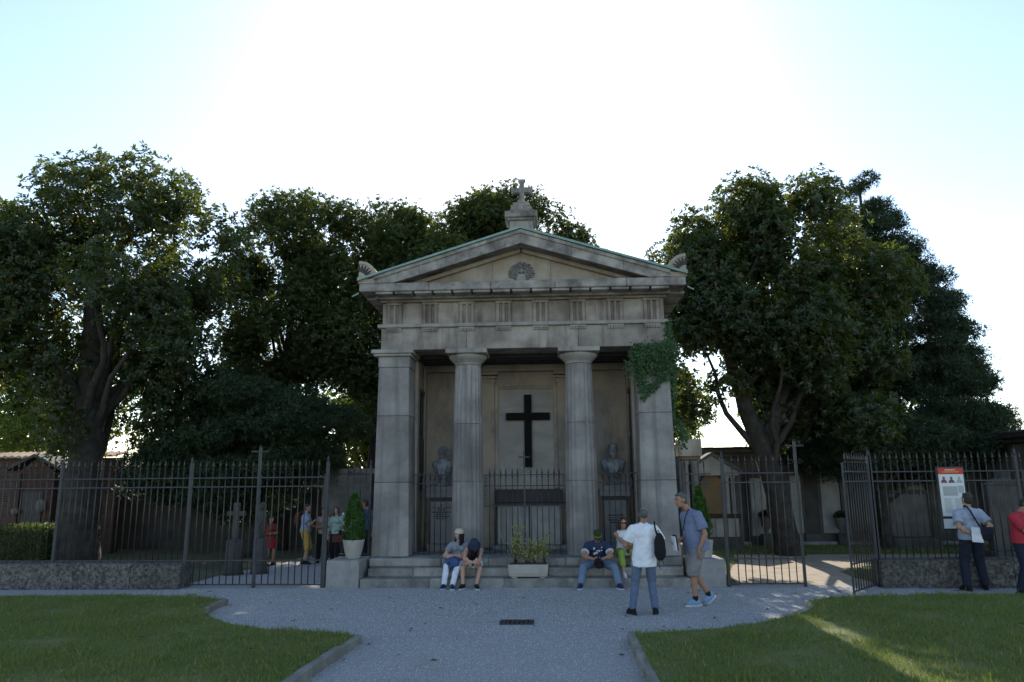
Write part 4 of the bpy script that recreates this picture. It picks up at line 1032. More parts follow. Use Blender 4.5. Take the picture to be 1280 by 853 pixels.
for i, (x, y, h, lb) in enumerate(() and ((-8.6, 5.4, .8, 'small grey gravestone behind the left fence under the dark yew'), (-7.55, 4.6, 1.0, 'grey gravestone left of the person in red'))):
    q = thing('gravestone', lb, 'gravestone', (x, y, gz(x, y)), 'gravestones behind the left fence')
    MB().cbox(-.34, .34, -.2, .2, -.03, .2, .012).build('base', 'slab_dark', q)
    MB().prism([(-.26, .202), (.26, .202), (.24, h * .8)] + [(.24 * math.cos(R(a)), h * .8 + .2 * h * math.sin(R(a))) for a in range(30, 180, 30)] + [(-.24, h * .8)], -.08, .08).build('slab', 'slab_dark', q)
# hedge
hg = thing('box_hedge', 'clipped box hedge with sunlit top behind the left fence', 'hedge', (-13.3, 4.6, gz(-13.3, 4.6)))
rng = np.random.default_rng(41); k = 9000
P = rng.uniform([-.75, -.45, 0], [.55, .45, 1.02], (k, 3)); f_ = rng.integers(0, 4, k)
P[f_ == 0, 2] = 1.02 + rng.normal(size=(f_ == 0).sum()) * .03; P[f_ == 1, 1] = -.45 + rng.normal(size=(f_ == 1).sum()) * .03; P[f_ == 2, 0] = .55 + rng.normal(size=(f_ == 2).sum()) * .03
MB().box(-.68, .48, -.38, .38, 0, .94).build('core', 'soil', hg)
obj('foliage', leaves_mesh('foliage', P, rng.normal(size=(k, 3)), rng.normal(size=(k, 3)) + [0, -.5, 1], rng.uniform(.04, .075, k), rng.uniform(.02, .04, k)), 'hedge', hg)
b = MB()
for x in (-.4, 0, .3): limb(b, (x, 0, 0), (x + .05, 0, .8), .03, .01, 6, .3, 5, x)
b.build('stems', 'bark', hg)

# ------------------------------------------------------------------ ivy on the right pillar
iv = thing('ivy', 'ivy hanging over the top of the right pillar and down its edge', 'ivy', (2.7, -.02, 4.6))
rng = np.random.default_rng(51); r_ = random.Random(51); PP = []; NN = []; b = MB()
def strand(p, q, n, spread, dens=16):
    p = V(p); q = V(q); pts = []
    for i in range(n + 1):
        t = i / n; x = p.lerp(q, t) + noise.noise_vector(p * 3 + V((t * 3, 0, 0))) * .07 * math.sin(math.pi * t)
        pts.append(x)
        for _ in range(dens):
            PP.append((x.x + r_.gauss(0, spread), x.y - abs(r_.gauss(0, spread * .55)) + (.0), x.z + r_.gauss(0, spread))); NN.append((r_.gauss(0, .3), -1, r_.gauss(0, .3) + .4))
    b.tube(pts, .006, 4)
for i in range(46):
    x = r_.uniform(2.24, 3.08); strand((x, -.10 - .04 * r_.random(), 4.60 + r_.uniform(-.06, .06)), (x + r_.gauss(0, .12), -.05, 4.60 - r_.uniform(.15, .5) * (1.35 if x < 2.65 else 1.0)), 5, .045, 9)
for z0, z1, x0, x1 in ((4.3, 3.85, 2.30, 2.42), (4.2, 3.95, 2.38, 2.98), (3.95, 3.72, 2.9, 2.40), (3.85, 3.55, 2.72, 2.42), (4.15, 4.05, 2.4, 2.95), (4.4, 3.75, 2.42, 2.46), (4.4, 3.8, 2.3, 2.36)):
    strand((x0, -.01, z0), (x1, -.01, z1), 9, .035, 9)
for i in range(6): strand((3.04 + r_.uniform(-.02, .04), .06 + r_.uniform(-.08, .2), 4.7), (3.07 + r_.uniform(-.02, .03), .1 + r_.uniform(-.08, .2), 2.9 + r_.uniform(0, 1.1)), 16, .032, 7)
for i in range(7): strand((3.0 + r_.uniform(-.02, .03), -.0, 5.2 - i * .06), (3.06, .0, 4.6), 5, .035, 8)
for i in range(3): strand((3.12 + r_.uniform(0, .1), .3, 2.95 + r_.uniform(-.1, .25)), (3.15 + r_.uniform(0, .2), .2, 2.6 + r_.uniform(-.1, .2)), 6, .05, 8)
b.v = [(x - 2.7, y + .02, z - 4.6) for x, y, z in b.v]; b.build('stems', 'bark', iv)
P = np.array(PP) - [2.7, -.02, 4.6]; NN = np.array(NN); k = len(P)
obj('leaves', leaves_mesh('leaves', P, np.stack([rng.normal(size=k) * .6, -np.ones(k) * .35, -np.ones(k) + rng.normal(size=k) * .5], 1), NN, rng.uniform(.04, .075, k), rng.uniform(.03, .06, k), .15), 'ivy', iv)

# ------------------------------------------------------------------ trees
# big magnolia at the left
cl = hull_clumps((-12.7, 5.2, 7.0), (4.7, 2.8, 4.3), 78, (.7, 1.2), 101, 3.1) + [(-16.2, 5, 7.6, 1.5, 1.5, 1.5), (-12.7, 5, 11.1, .9, .9, .8), (-14.0, 5, 10.8, .9, .9, .8), (-11.6, 5, 11.2, .7, .7, .7), (-10.4, 5.2, 10.4, .9, .9, .7), (-9.3, 5.2, 9.3, .8, .8, .7), (-8.5, 5.2, 8.9, .5, .5, .45), (-10.4, 5.0, 4.0, .9, .9, .7), (-9.6, 5.2, 5.6, 1, 1, .8)]
tree('magnolia_tree', 'large dark magnolia with thick trunk at the far left', [(-12.15, 4.8, -.2), (-12.15, 4.8, .4), (-12.25, 4.85, 2.2), (-12.3, 4.9, 3.8), (-12.6, 5.1, 6.5), (-12.7, 5.2, 9.0)], [.62, .50, .44, .40, .26, .10], cl, 'magnolia', 15000, 8, .17, .068, 1, 'magnolias', .15, limbs=range(0, 78, 5), shell=.35)
# mid-left trees
EV = dict(up=.9, spread=(20, 75), shell=.3)
cl = hull_clumps((-8.3, 9.3, 7.7), (3.1, 2.0, 4.4), 76, (.55, .95), 102, 3.2) + [(x, 9.3, z, .8, .8, .75) for x, z in ((-10.3, 10.3), (-9.5, 11.2), (-8.6, 11.5), (-7.7, 11.5), (-6.8, 11.2), (-6.4, 10.2), (-10.6, 9.0))]
tree('evergreen_tree', 'dense round-topped evergreen left of the temple behind the yew', [(-8.2, 9.0, -.2), (-8.3, 9.1, 2.5), (-8.4, 9.4, 6), (-8.4, 9.5, 10)], [.26, .22, .16, .05], cl, 'oak', 20000, 7, .15, .055, 2, 'evergreens behind the temple', .08, limbs=range(0, 76, 6), **EV)
cl = hull_clumps((-5.0, 10.3, 7.8), (2.7, 2.0, 4.4), 70, (.55, .95), 103, 3.8) + [(x, 10.3, z, .8, .8, .75) for x, z in ((-6.3, 11.1), (-5.5, 11.5), (-4.6, 11.4), (-3.8, 10.9), (-3.2, 10.2))]
tree('evergreen_tree', 'dense evergreen rising just left of the temple gable', [(-5.6, 9.9, -.2), (-5.5, 10, 2.5), (-5.3, 10.2, 6), (-5.2, 10.3, 10)], [.24, .2, .15, .05], cl, 'oak', 17500, 7, .15, .055, 3, 'evergreens behind the temple', .08, limbs=range(0, 70, 6), **EV)
cl = hull_clumps((-1.2, 13.5, 9.8), (3.9, 2.2, 4.0), 62, (.6, 1.0), 104, 4.5) + [(-.6, 13.5, 13.2, .8, .8, .8), (-2.2, 13.5, 13.0, .8, .8, .7), (1.7, 13.5, 11.6, .6, .6, .6), (-4.3, 13, 11.2, .9, .9, .9)] + [(x, 13.3, z, .85, .85, .8) for x, z in ((-3.8, 12.0), (-3.0, 12.6), (-2.0, 13.1), (-1.0, 13.3), (0, 13.0), (.9, 12.3), (1.7, 11.4), (2.4, 10.4))]
tree('evergreen_tree', 'evergreen rising directly behind the roof cross', [(-1.2, 13.2, 0), (-1.3, 13.3, 4), (-1.4, 13.5, 10)], [.26, .2, .06], cl, 'oak', 20000, 7, .15, .055, 4, 'evergreens behind the temple', .08, limbs=range(0, 62, 5), **EV)
# low dark yew left
def drooping(c, r, n, cr, seed, zmin): return [(x, y, z, a * 1.35, b_ * 1.1, d * .55) for x, y, z, a, b_, d in hull_clumps(c, r, n, cr, seed, zmin)]
cl = drooping((-8.6, 6.4, 3.0), (3.2, 1.5, 2.4), 70, (.55, .95), 105, 1.2)
tree('yew_tree', 'low dark drooping yew behind the left gate', [(-8.2, 6.7, -.2), (-8.2, 6.7, 2), (-8.3, 6.6, 4.4)], [.2, .16, .05], cl, 'yew', 26000, 7, .14, .03, 5, None, .05, limbs=range(0, 70, 5), up=-.15, spread=(30, 90))
# right magnolia, leaning forked trunk
cl = hull_clumps((7.0, 5.6, 6.7), (3.5, 2.7, 3.6), 72, (.55, .95), 106, 3.3, keep=lambda p: not (p[1] < 1.2 and p[0] < 4)) + [(4.0, 5.2, 4.6, .7, .7, .6), (4.3, 5.0, 3.6, .6, .6, .5), (8.6, 4.6, 3.4, .9, .9, .7), (8.3, 5.5, 10.1, .8, .8, .7), (6.4, 5.4, 9.8, .8, .8, .7), (4.9, 5.4, 9.0, .8, .8, .7), (9.2, 5, 3.6, .8, .8, .7), (3.95, 5.6, 8.0, .75, .75, .7), (4.2, 5.6, 7.0, .7, .7, .65), (4.8, 5.6, 8.6, .8, .8, .7), (3.7, 5.5, 6.2, .55, .55, .5), (4.6, 5.5, 6.0, .7, .7, .6), (5.6, 5.6, 8.0, .8, .8, .8), (7.2, 5.6, 9.6, .8, .8, .8), (8.9, 5.6, 9.1, .8, .8, .8), (9.6, 5.8, 8.1, .8, .8, .8), (9.9, 5.8, 6.8, .8, .8, .8), (9.8, 5.6, 5.2, .8, .8, .8), (4.6, 5.2, 4.0, .65, .65, .5), (5.3, 4.8, 4.5, .6, .6, .5)] + hull_clumps((6.6, 5.6, 6.6), (2.2, 1.4, 2.2), 14, (.6, .9), 116)  # last inner clumps added to break the sun streak on the lawn
t = tree('magnolia_tree', 'broad magnolia with leaning forked trunk right of the temple', [(6.72, 5.1, -.1), (6.68, 5.1, .3), (6.5, 5.1, 1.5), (6.25, 5.15, 2.7), (5.75, 5.2, 4.2), (5.3, 5.3, 6.2), (5.1, 5.4, 8)], [.40, .33, .29, .27, .18, .12, .05], cl, 'magnolia', 19500, 8, .16, .064, 6, 'magnolias', .11, limbs=range(0, 64, 5), shell=.35)
b = MB(); limb(b, (-.42, .05, 2.65), (.9, .4, 5.6), .22, .10, 10, .2, 8, 3); limb(b, (.9, .4, 5.6), (1.3, .5, 9), .10, .03, 8, .3, 8, 4); b.build('second_stem', 'bark', t)
# right cedar, layered
cl = []; r_ = random.Random(66)
for i in range(19):
    f_ = i / 18; z = 2.7 + 8.9 * f_; rad_ = 3.75 * (1 - f_) ** .68 + .4
    k = max(3, int(14 * (1 - f_) + 3))
    for j in range(k):
        a = 2 * math.pi * (j + r_.random() * .7) / k; q = rad_ * r_.uniform(.5, 1.0)
        s_ = .28 + rad_ * .26 * (1.15 - q / rad_)
        cl.append((11.15 + q * math.cos(a), 8.9 + q * math.sin(a) * .8, z + r_.uniform(-.48, .42), s_ * (1 + .5 * abs(math.cos(a))), s_ * .95, s_ * .42 + .12))
tree('cedar_tree', 'dark layered cedar behind the right magnolia', [(11.1, 8.9, -.1), (11.1, 8.9, 4), (11.15, 8.9, 11.3)], [.34, .26, .04], cl, 'cedar', 60000, 7, .16, .03, 7, None, .05, limbs=range(0, len(cl), 3), shell=.25, up=.05, spread=(30, 90))
cl = drooping((10.3, 6.2, 2.9), (2.0, .9, .8), 16, (.5, .8), 107, 2.3)
tree('yew_tree', 'dark low yew boughs over the right fence behind the magnolia', [(9.9, 6.6, -.1), (9.9, 6.6, 1.6), (10.1, 6.4, 3.3)], [.15, .12, .04], cl, 'yew', 6500, 7, .13, .026, 8, None, .05, up=-.1, spread=(30, 90))
# sunlit trees beyond the left wall
for i, (x, y, z, rr, lb) in enumerate(((-19.5, 13, 5.0, 2.6, 'sunlit yellow-green tree beyond the far left wall'), (-13.6, 17, 4.6, 2.6, 'sunlit light green tree beyond the wall behind the magnolia trunk'), (-7.2, 16, 4.4, 2.4, 'sunlit light green tree glimpsed behind the yew'), (5.0, 17, 4.6, 2.3, 'sunlit light green tree beyond the wall right of the temple'))):
    cl = hull_clumps((x, y, z), (rr, rr * .8, rr * .9), 22, (.6, 1.0), 120 + i, 2.4)
    tree('broadleaf_tree', lb, [(x, y, -.2), (x, y, 2.5), (x, y, z + 1)], [.2, .16, .05], cl, 'bright', 3200, 7, .17, .08, 20 + i, 'sunlit trees beyond the walls', .07)

# ------------------------------------------------------------------ people
def cloth(name, c, rough=.85, c2=None): 
    if name not in MT: MT[name] = pbr(name, c, c2 or tuple(x * .8 for x in c), 9, rough, .35, 28, rnd=0, spec=.2)
    return name
def skin(name, c):
    if name not in MT: MT[name] = pbr(name, c, tuple(x * .88 for x in c), 14, .55, .05, 60, rnd=0, spec=.35)
    return name
skin('skin_fair', (.46, .27, .19)); skin('skin_tan', (.34, .18, .115)); skin('skin_mid', (.40, .225, .15))
MT['hair_black'] = pbr('hair_black', (.012, .010, .010), (.022, .018, .016), 30, .8, .5, 60, rnd=0, spec=.15)
MT['hair_brown'] = pbr('hair_brown', (.035, .014, .010), (.07, .028, .018), 30, .45, .6, 50, rnd=0)
MT['hair_grey'] = pbr('hair_grey', (.05, .05, .052), (.12, .118, .115), 40, .5, .5, 60, rnd=0)
MT['hair_dark'] = pbr('hair_dark', (.022, .018, .016), (.045, .038, .034), 40, .5, .5, 60, rnd=0)
cloth('eye_dark', (.012, .01, .01), .3); cloth('lips', (.25, .09, .08), .5)
HIPW, SHW = .092, .178

def ik(a, c, l1, l2, pole):
    a = V(a); c = V(c); d = c - a; L = d.length
    if L > .998 * (l1 + l2): k = L / (l1 + l2) * 1.004; l1 *= k; l2 *= k
    d.normalize(); x = (L * L + l1 * l1 - l2 * l2) / (2 * L); h = math.sqrt(max(0, l1 * l1 - x * x))
    p = V(pole); p = p - d * p.dot(d)
    if p.length < 1e-4: p = d.orthogonal()
    return a + d * x + p.normalized() * h

def cone(b, p0, p1, r0, r1, seg=14): b.tube([p0, V(p0).lerp(V(p1), .5), p1], [r0, (r0 + r1) / 2, r1], seg)
def econe(b, rings, axes, seg=20):
    """rings: (centre, rx, ry)"""
    vs = []
    for c, rx, ry in rings:
        for i in range(seg):
            a = 2 * math.pi * i / seg; vs.append(V(c) + axes[0] * (rx * math.cos(a)) + axes[1] * (ry * math.sin(a)))
    k = len(rings); fs = [(j * seg + i, j * seg + (i + 1) % seg, (j + 1) * seg + (i + 1) % seg, (j + 1) * seg + i) for j in range(k - 1) for i in range(seg)]
    fs += [tuple(range(seg - 1, -1, -1)), tuple((k - 1) * seg + i for i in range(seg))]
    # orientation fix
    n0 = (vs[1] - vs[0]).cross(vs[seg] - vs[0])
    if n0.dot(vs[0] - V(rings[0][0])) < 0: fs = [f[::-1] for f in fs]
    b.add(vs, fs, True)

def person(label, H, root, pel, neck, head, face, ax, ank, toes, wr, hdirs, kpole, epole, sk='skin_mid', top=None, bottom=None, shoes=None, hair=None,
           wide=1.0, vox=.0095, palm=None, group=None, belly=0.0, hup=None, curl=.5, foot_drop=(0, 0), female=False):
    s = H / 1.75
    root = V(root); t = thing('person', label, 'person', root, group)
    loc = lambda p: V(p) - root
    P, N, Hc = loc(pel), loc(neck), loc(head)
    ax = V(ax).normalized(); u = (N - P).normalized()
    ax = (ax - u * ax.dot(u)).normalized(); f = u.cross(ax)         # f: one of front/back
    hf = V(face).normalized()
    if f.dot(V((hf.x, hf.y, 0))) < 0: f = -f
    L = (N - P).length
    shw = SHW * s * wide * (.88 if female else 1); hw = HIPW * s
    S = [N + ax * (q * shw) - u * (.085 * s) for q in (-1, 1)]
    Hp = [P + ax * (q * hw) - V((0, 0, .02 * s)) for q in (-1, 1)]
    A = [loc(a) for a in ank]; Wr = [loc(a) for a in wr]
    Kn = [ik(Hp[i], A[i], .44 * s, .42 * s, kpole[i]) for i in (0, 1)]
    El = [ik(S[i], Wr[i], .295 * s, .255 * s, epole[i]) for i in (0, 1)]
    tw = wide * (.92 if female else 1)
    chest = [(P + u * (L * .02), .155 * s * tw, .115 * s), (P + u * (L * .34), .138 * s * tw, (.105 + belly) * s), (P + u * (L * .70), .162 * s * tw, .115 * s)]
    def torso(b, e=0.0, low=True, nosl=False):
        for i, (c, rx, ry) in enumerate(chest):
            if i == 0 and not low: continue
            b.ell(c + f * (belly * .5 * s if i == 1 else 0), (rx + e, ry + e, L * .30 + e), (ax, f, u), 16, 10)
        for q in (0, 1): b.cap(N - u * (.05 * s), N.lerp(S[q], .55) if nosl else S[q], .05 * s + e, .056 * s + (.004 if nosl else e))
        if female:
            for q in (-1, 1): b.ell(P + u * (L * .68) + f * (.085 * s) + ax * (q * .07 * s), (.062 * s + e,) * 3)
    # ---- body: one continuous skin surface
    b = MB(); torso(b)
    hu = V(hup) if hup else (Hc - N).normalized()
    hu = (hu - hf * hu.dot(hf)).normalized(); hx = hf.cross(hu)
    b.cap(N - u * .03 * s, Hc - hu * .05 * s - hf * .015 * s, .056 * s, .052 * s)
    b.ell(Hc - hf * .008 * s + hu * .018 * s, (.073 * s, .09 * s, .096 * s), (hx, hf, hu), 16, 12)
    b.ell(Hc + hf * .03 * s - hu * .052 * s, (.052 * s, .058 * s, .062 * s), (hx, hf, hu)); b.ell(Hc + hf * .042 * s - hu * .008 * s, (.06 * s, .046 * s, .06 * s), (hx, hf, hu))
    b.cap(Hc + hf * .088 * s + hu * .012 * s, Hc + hf * .106 * s - hu * .024 * s, .010 * s, .015 * s)
    for q in (-1, 1): b.ell(Hc + hx * (q * .076 * s) - hf * .01 * s - hu * .005 * s, (.013 * s, .022 * s, .032 * s), (hx, hf, hu))
    for i in (0, 1):
        b.cap(S[i], El[i], .05 * s, .04 * s); b.cap(El[i], Wr[i], .041 * s, .027 * s)
        b.ell(El[i].lerp(Wr[i], .3), (.042 * s, .042 * s, .07 * s), None)
        b.cap(Hp[i], Kn[i], .082 * s, .056 * s); b.cap(Kn[i], A[i], .053 * s, .036 * s); b.cap(Kn[i].lerp(A[i], .12) - V(toes[i]) * .018 * s, Kn[i].lerp(A[i], .45) - V(toes[i]) * .014 * s, .05 * s, .044 * s)
        td = V(toes[i]).normalized(); dn = V((0, 0, -1))
        b.cap(A[i] - td * .03 * s + dn * .025 * s, A[i] + td * .12 * s + dn * .04 * s, .034 * s, .027 * s)
        # hand with five fingers
        hd = V(hdirs[i]).normalized(); pn = V((palm or [None, None])[i] or -f); pn = (pn - hd * pn.dot(hd))
        pn = pn.normalized() if pn.length > 1e-3 else hd.orthogonal().normalized(); ac = hd.cross(pn)
        W0 = Wr[i]; b.ell(W0 + hd * .05 * s, (.039 * s, .017 * s, .055 * s), (ac, pn, hd), 10, 8)
        for k, (off, ln) in enumerate(((-.030, .062), (-.011, .078), (.010, .083), (.029, .074))):
            p0 = W0 + hd * .085 * s + ac * (off * s); d1 = (hd + pn * curl * .7).normalized(); d2 = (hd + pn * curl * 2.2).normalized()
            p1 = p0 + d1 * ln * .52 * s; b.cap(p0 - hd * .015 * s, p1, .0095 * s, .009 * s, 8); b.cap(p1, p1 + d2 * ln * .48 * s, .009 * s, .0075 * s, 8)
        th = 1
        p0 = W0 + hd * .022 * s + ac * (th * .024 * s); p1 = p0 + (ac * th * .6 + hd * .7 + pn * .3).normalized() * .045 * s
        b.cap(p0, p1, .013 * s, .0105 * s, 8); b.cap(p1, p1 + (hd * .9 + pn * .4).normalized() * .032 * s, .010 * s, .008 * s, 8)
    remesh(b, 'body', sk, t, vox, 2)
    for q in (-1, 1):
        MB().ell(Hc + hf * .083 * s + hx * (q * .030 * s) + hu * .014 * s, (.013 * s, .008 * s, .007 * s), (hx, hf, hu), 8, 6).build('eye', 'eye_dark', t)
    MB().ell(Hc + hf * .083 * s - hu * .058 * s, (.022 * s, .009 * s, .007 * s), (hx, hf, hu), 8, 6).build('mouth', 'lips', t)
    b = MB()
    for q in (-1, 1): b.cap(Hc + hf * .088 * s + hx * (q * .018 * s) + hu * .03 * s, Hc + hf * .078 * s + hx * (q * .046 * s) + hu * .028 * s, .005 * s, .004 * s, 6)
    b.build('eyebrows', hair[1] if hair else 'hair_dark', t)
    # ---- top
    if top:
        e = top.get('e', .016) * s; b = MB(); torso(b, e, False, top.get('sleeve', .55) == 0)
        hem = top.get('hem', .08) * s
        dn = u if top.get('along', True) else V((0, 0, 1))
        econe(b, [(N - u * .16 * s, .15 * s * tw + e, .10 * s + e), (P + u * (L * .34) + f * belly * .5 * s, .146 * s * tw + e, (.11 + belly) * s + e), (P + u * .02 * s + f * belly * .4 * s, .162 * s * tw + e * 1.3, (.122 + belly * .8) * s + e * 1.3), (P - dn * hem + f * belly * .2 * s, .160 * s * tw + e * 1.5, (.127 + belly * .5) * s + e * 1.5)], (ax, f))
        sl = top.get('sleeve', .55)
        for i in (0, 1):
            if sl > 0:
                b.ell(S[i], (.058 * s + e,) * 3)
                q = S[i].lerp(El[i], min(1, sl)); cone(b, S[i], q, .058 * s + e, .052 * s + e * 1.4)
                if sl > 1:
                    b.ell(El[i], (.045 * s + e,) * 3); cone(b, El[i], El[i].lerp(Wr[i], min(.95, sl - 1)), .046 * s + e, .036 * s + e)
        if top.get('collar'):
            econe(b, [(N - u * .02 * s, .062 * s, .062 * s), (N + (Hc - N).normalized() * .035 * s, .064 * s, .062 * s)], (ax, f))
        remesh(b, top.get('name', 'shirt'), top['m'], t, vox, 2, None, .016 * s)
    if bottom:
        e = bottom.get('e', .016) * s; ln = bottom.get('len', 2.03); b = MB()
        econe(b, [(P + u * .09 * s, .142 * s * tw + e, .105 * s + e), (P, .158 * s * tw + e, .118 * s + e), (P - V((0, 0, .06 * s)), .16 * s * tw + e, .118 * s + e)], (ax, f))
        b.ell(P - V((0, 0, .03 * s)), (.158 * s * tw + e, .12 * s + e, .10 * s), (ax, f, V((0, 0, 1))))
        fl = bottom.get('flare', 1.0)
        for i in (0, 1):
            q = Hp[i].lerp(Kn[i], min(1, ln)); b.ell(Hp[i], (.088 * s + e,) * 3)
            cone(b, Hp[i], q, .088 * s + e, (.064 * s if ln > .7 else .078 * s) * fl + e)
            if ln > 1:
                b.ell(Kn[i], (.061 * s * fl + e,) * 3); cone(b, Kn[i], Kn[i].lerp(A[i], ln - 1), .061 * s * fl + e, .047 * s * fl + e * 1.2)
        if bottom.get('skirt'):
            econe(b, [(P, .16 * s + e, .13 * s + e), (P - V((0, 0, bottom['skirt'] * s)), .21 * s + e, .19 * s + e)], (ax, f))
        remesh(b, bottom.get('name', 'trousers'), bottom['m'], t, vox, 2, None, .012 * s)
    if shoes:
        for i in (0, 1):
            td = V(toes[i]).normalized(); sd_ = td.cross(V((0, 0, 1))).normalized(); up_ = sd_.cross(td)
            b = MB(); a = A[i]; zz = -up_ * (.052 * s)
            b.ell(a + zz + td * .035 * s, (.047 * s, .14 * s, .036 * s), (sd_, td, up_)); b.ell(a - up_ * .02 * s - td * .015 * s, (.043 * s, .062 * s, .055 * s), (sd_, td, up_)); b.ell(a + zz + td * .105 * s, (.045 * s, .06 * s, .03 * s), (sd_, td, up_)); b.ell(a - up_ * .032 * s + td * .05 * s, (.043 * s, .095 * s, .046 * s), (sd_, td, up_))
            so = remesh(b, 'shoe', shoes[0], t, .008, 2)
            b = MB(); pl = []
            for k in range(20):
                g_ = 2 * math.pi * k / 20; q = a + td * (.038 * s + .146 * s * math.cos(g_)) + sd_ * (.049 * s * math.sin(g_) * (1.05 if math.cos(g_) > 0 else .92)); pl.append(q)
            k = len(pl); zb = -up_ * .092 * s; zt = -up_ * .068 * s
            b.add([p + zb for p in pl] + [p + zt for p in pl], [tuple(range(k))[::-1], tuple(range(k, 2 * k))] + [(j, (j + 1) % k, (j + 1) % k + k, j + k) for j in range(k)])
            b.build('sole', shoes[1], so)
            if len(shoes) > 2: MB().cap(a - up_ * .0 * s, a.lerp(Kn[i], .10), .043 * s, .042 * s).build('sock', shoes[2], t)
    if hair:
        st, hm = hair[:2]; b = MB()
        if st == 'short': b.ell(Hc - hf * .024 * s + hu * .034 * s, (.081 * s, .088 * s, .090 * s), (hx, hf, hu), 16, 12); b.ell(Hc - hf * .045 * s - hu * .02 * s, (.073 * s, .06 * s, .07 * s), (hx, hf, hu)); b.ell(Hc + hf * .03 * s + hu * .085 * s, (.06 * s, .045 * s, .03 * s), (hx, hf, hu))
        if st == 'bald': b.ell(Hc - hf * .028 * s + hu * .016 * s, (.079 * s, .079 * s, .086 * s), (hx, hf, hu), 16, 12)
        if st in ('long', 'curly'):
            b.ell(Hc - hf * .022 * s + hu * .032 * s, (.086 * s, .094 * s, .094 * s), (hx, hf, hu), 16, 12); b.ell(Hc - hf * .05 * s - hu * .06 * s, (.085 * s, .06 * s, .10 * s), (hx, hf, hu))
            dl = hair[2] if len(hair) > 2 else .24; dd = V(hair[3]).normalized() if len(hair) > 3 else V((0, 0, -1))
            for q in (-1, 1):
                for k in range(4):
                    p0 = Hc + hx * (q * (.068 + .004 * k) * s) + hf * ((.014 - .026 * k) * s) + hu * .02 * s
                    b.cap(p0, p0 + dd * dl * s * (1 - .06 * k) + hx * (q * (.03 if st == 'curly' else .012) * s), .028 * s, .02 * s)
            b.cap(Hc - hf * .06 * s, Hc - hf * .07 * s + dd * dl * s, .07 * s, .05 * s)
            if st == 'curly':
                rr = random.Random(3)
                for k in range(26):
                    g_ = rr.uniform(0, 6.28); zz = rr.uniform(-.16, .08); b.ell(Hc + hx * (math.cos(g_) * .092 * s) - hf * (.02 * s + abs(math.sin(g_)) * .075 * s) + hu * zz * s, (.03 * s,) * 3)
        remesh(b, 'hair', hm, t, .009, 1)
    J = dict(t=t, P=P, N=N, Hc=Hc, S=S, El=El, Wr=Wr, Kn=Kn, A=A, ax=ax, f=f, u=u, s=s, hf=hf, hu=hu, hx=hx, root=root, L=L)
    return J
DN = (0, 0, -1)
BK, FR = (0, 1, 0), (0, -1, 0)
cloth('white_polo', (.78, .79, .82)); cloth('jeans_blue', (.11, .145, .22)); cloth('jeans_light', (.16, .22, .31)); cloth('navy', (.018, .022, .036)); cloth('blue_grey', (.185, .21, .31)); cloth('grey_short', (.235, .225, .225))
cloth('pale_blue', (.32, .36, .44)); cloth('red_polo', (.40, .035, .05)); cloth('grey_tee', (.22, .235, .27)); cloth('white_denim', (.66, .68, .74)); cloth('black_cloth', (.014, .014, .016)); cloth('white_cloth', (.70, .70, .71)); cloth('lime', (.24, .33, .06))
cloth('navy_tee', (.035, .05, .10)); cloth('straw', (.50, .42, .33)); cloth('navy_hat', (.03, .04, .075)); cloth('cap_green', (.035, .05, .02)); cloth('yellow_cloth', (.55, .50, .06)); cloth('mustard', (.42, .27, .07)); cloth('sky_tee', (.24, .32, .42)); cloth('beige', (.34, .26, .2)); cloth('mint', (.30, .40, .34)); cloth('red_dress', (.33, .025, .03)); cloth('red_top', (.22, .04, .035))
cloth('blue_shirt', (.07, .10, .19)); cloth('brown_bag', (.12, .04, .03)); cloth('denim', (.05, .085, .19)); cloth('shoe_navy', (.02, .03, .09)); cloth('shoe_black', (.015, .015, .017)); cloth('rubber_white', (.55, .56, .58)); cloth('shoe_blue', (.20, .32, .45)); cloth('rubber_dark', (.03, .03, .03)); cloth('sock_black', (.015, .015, .015)); cloth('paper', (.68, .69, .72)); cloth('strap_dark', (.02, .024, .04)); cloth('steel', (.45, .46, .48), .3)

# standing man in white polo, seen from behind
j = person('bald man in white polo shirt and jeans seen from behind', 1.54, (1.88, -3.55, .008), (1.89, -3.55, .845), (1.895, -3.56, 1.275), (1.90, -3.575, 1.415), (.12, 1, -.08), (1, -.08, 0),
    [(1.69, -3.58, .088), (2.02, -3.53, .088)], [(-.45, .85, 0), (.25, .95, 0)], [(1.71, -3.30, .93), (2.11, -3.32, .95)], [(.5, .8, .1), (-.5, .8, .1)], [FR[0:1] + (1, 0) for _ in (0, 1)], [(-.6, -.45, -.6), (.6, -.45, -.6)],
    'skin_tan', dict(m='white_polo', hem=.19, sleeve=.72, e=.028, collar=True), dict(m='jeans_blue', e=.010), ('shoe_black', 'rubber_dark'), ('bald', 'hair_grey'), wide=1.0, belly=.03)
bp = thing('backpack', 'small black backpack hanging from the white polo man shoulder', 'backpack', (2.10, -3.72, .78))
b = MB(); b.ell((0, 0, .19), (.085, .06, .20)); b.ell((0, -.02, .12), (.09, .065, .13)); b.ell((.0, -.045, .13), (.06, .035, .09)); remesh(b, 'sack', 'black_cloth', bp, .01, 2)
MB().tube([(-.035, .02, .36), (-.05, .05, .46), (-.045, .12, .535), (-.03, .2, .53)], .012, 6).build('strap', 'black_cloth', bp)
MB().tube([(-.02, -.03, .03), (-.03, -.05, -.06), (-.01, -.05, -.13)], .006, 5).tube([(.02, -.03, .03), (.04, -.05, -.05)], .006, 5).build('loose_strap', 'black_cloth', bp)
MB().tube([(-.02, -.01, .385), (-.04, -.03, .41), (-.01, -.03, .42), (0, -.01, .39)], .006, 5).build('grab_loop', 'black_cloth', bp)

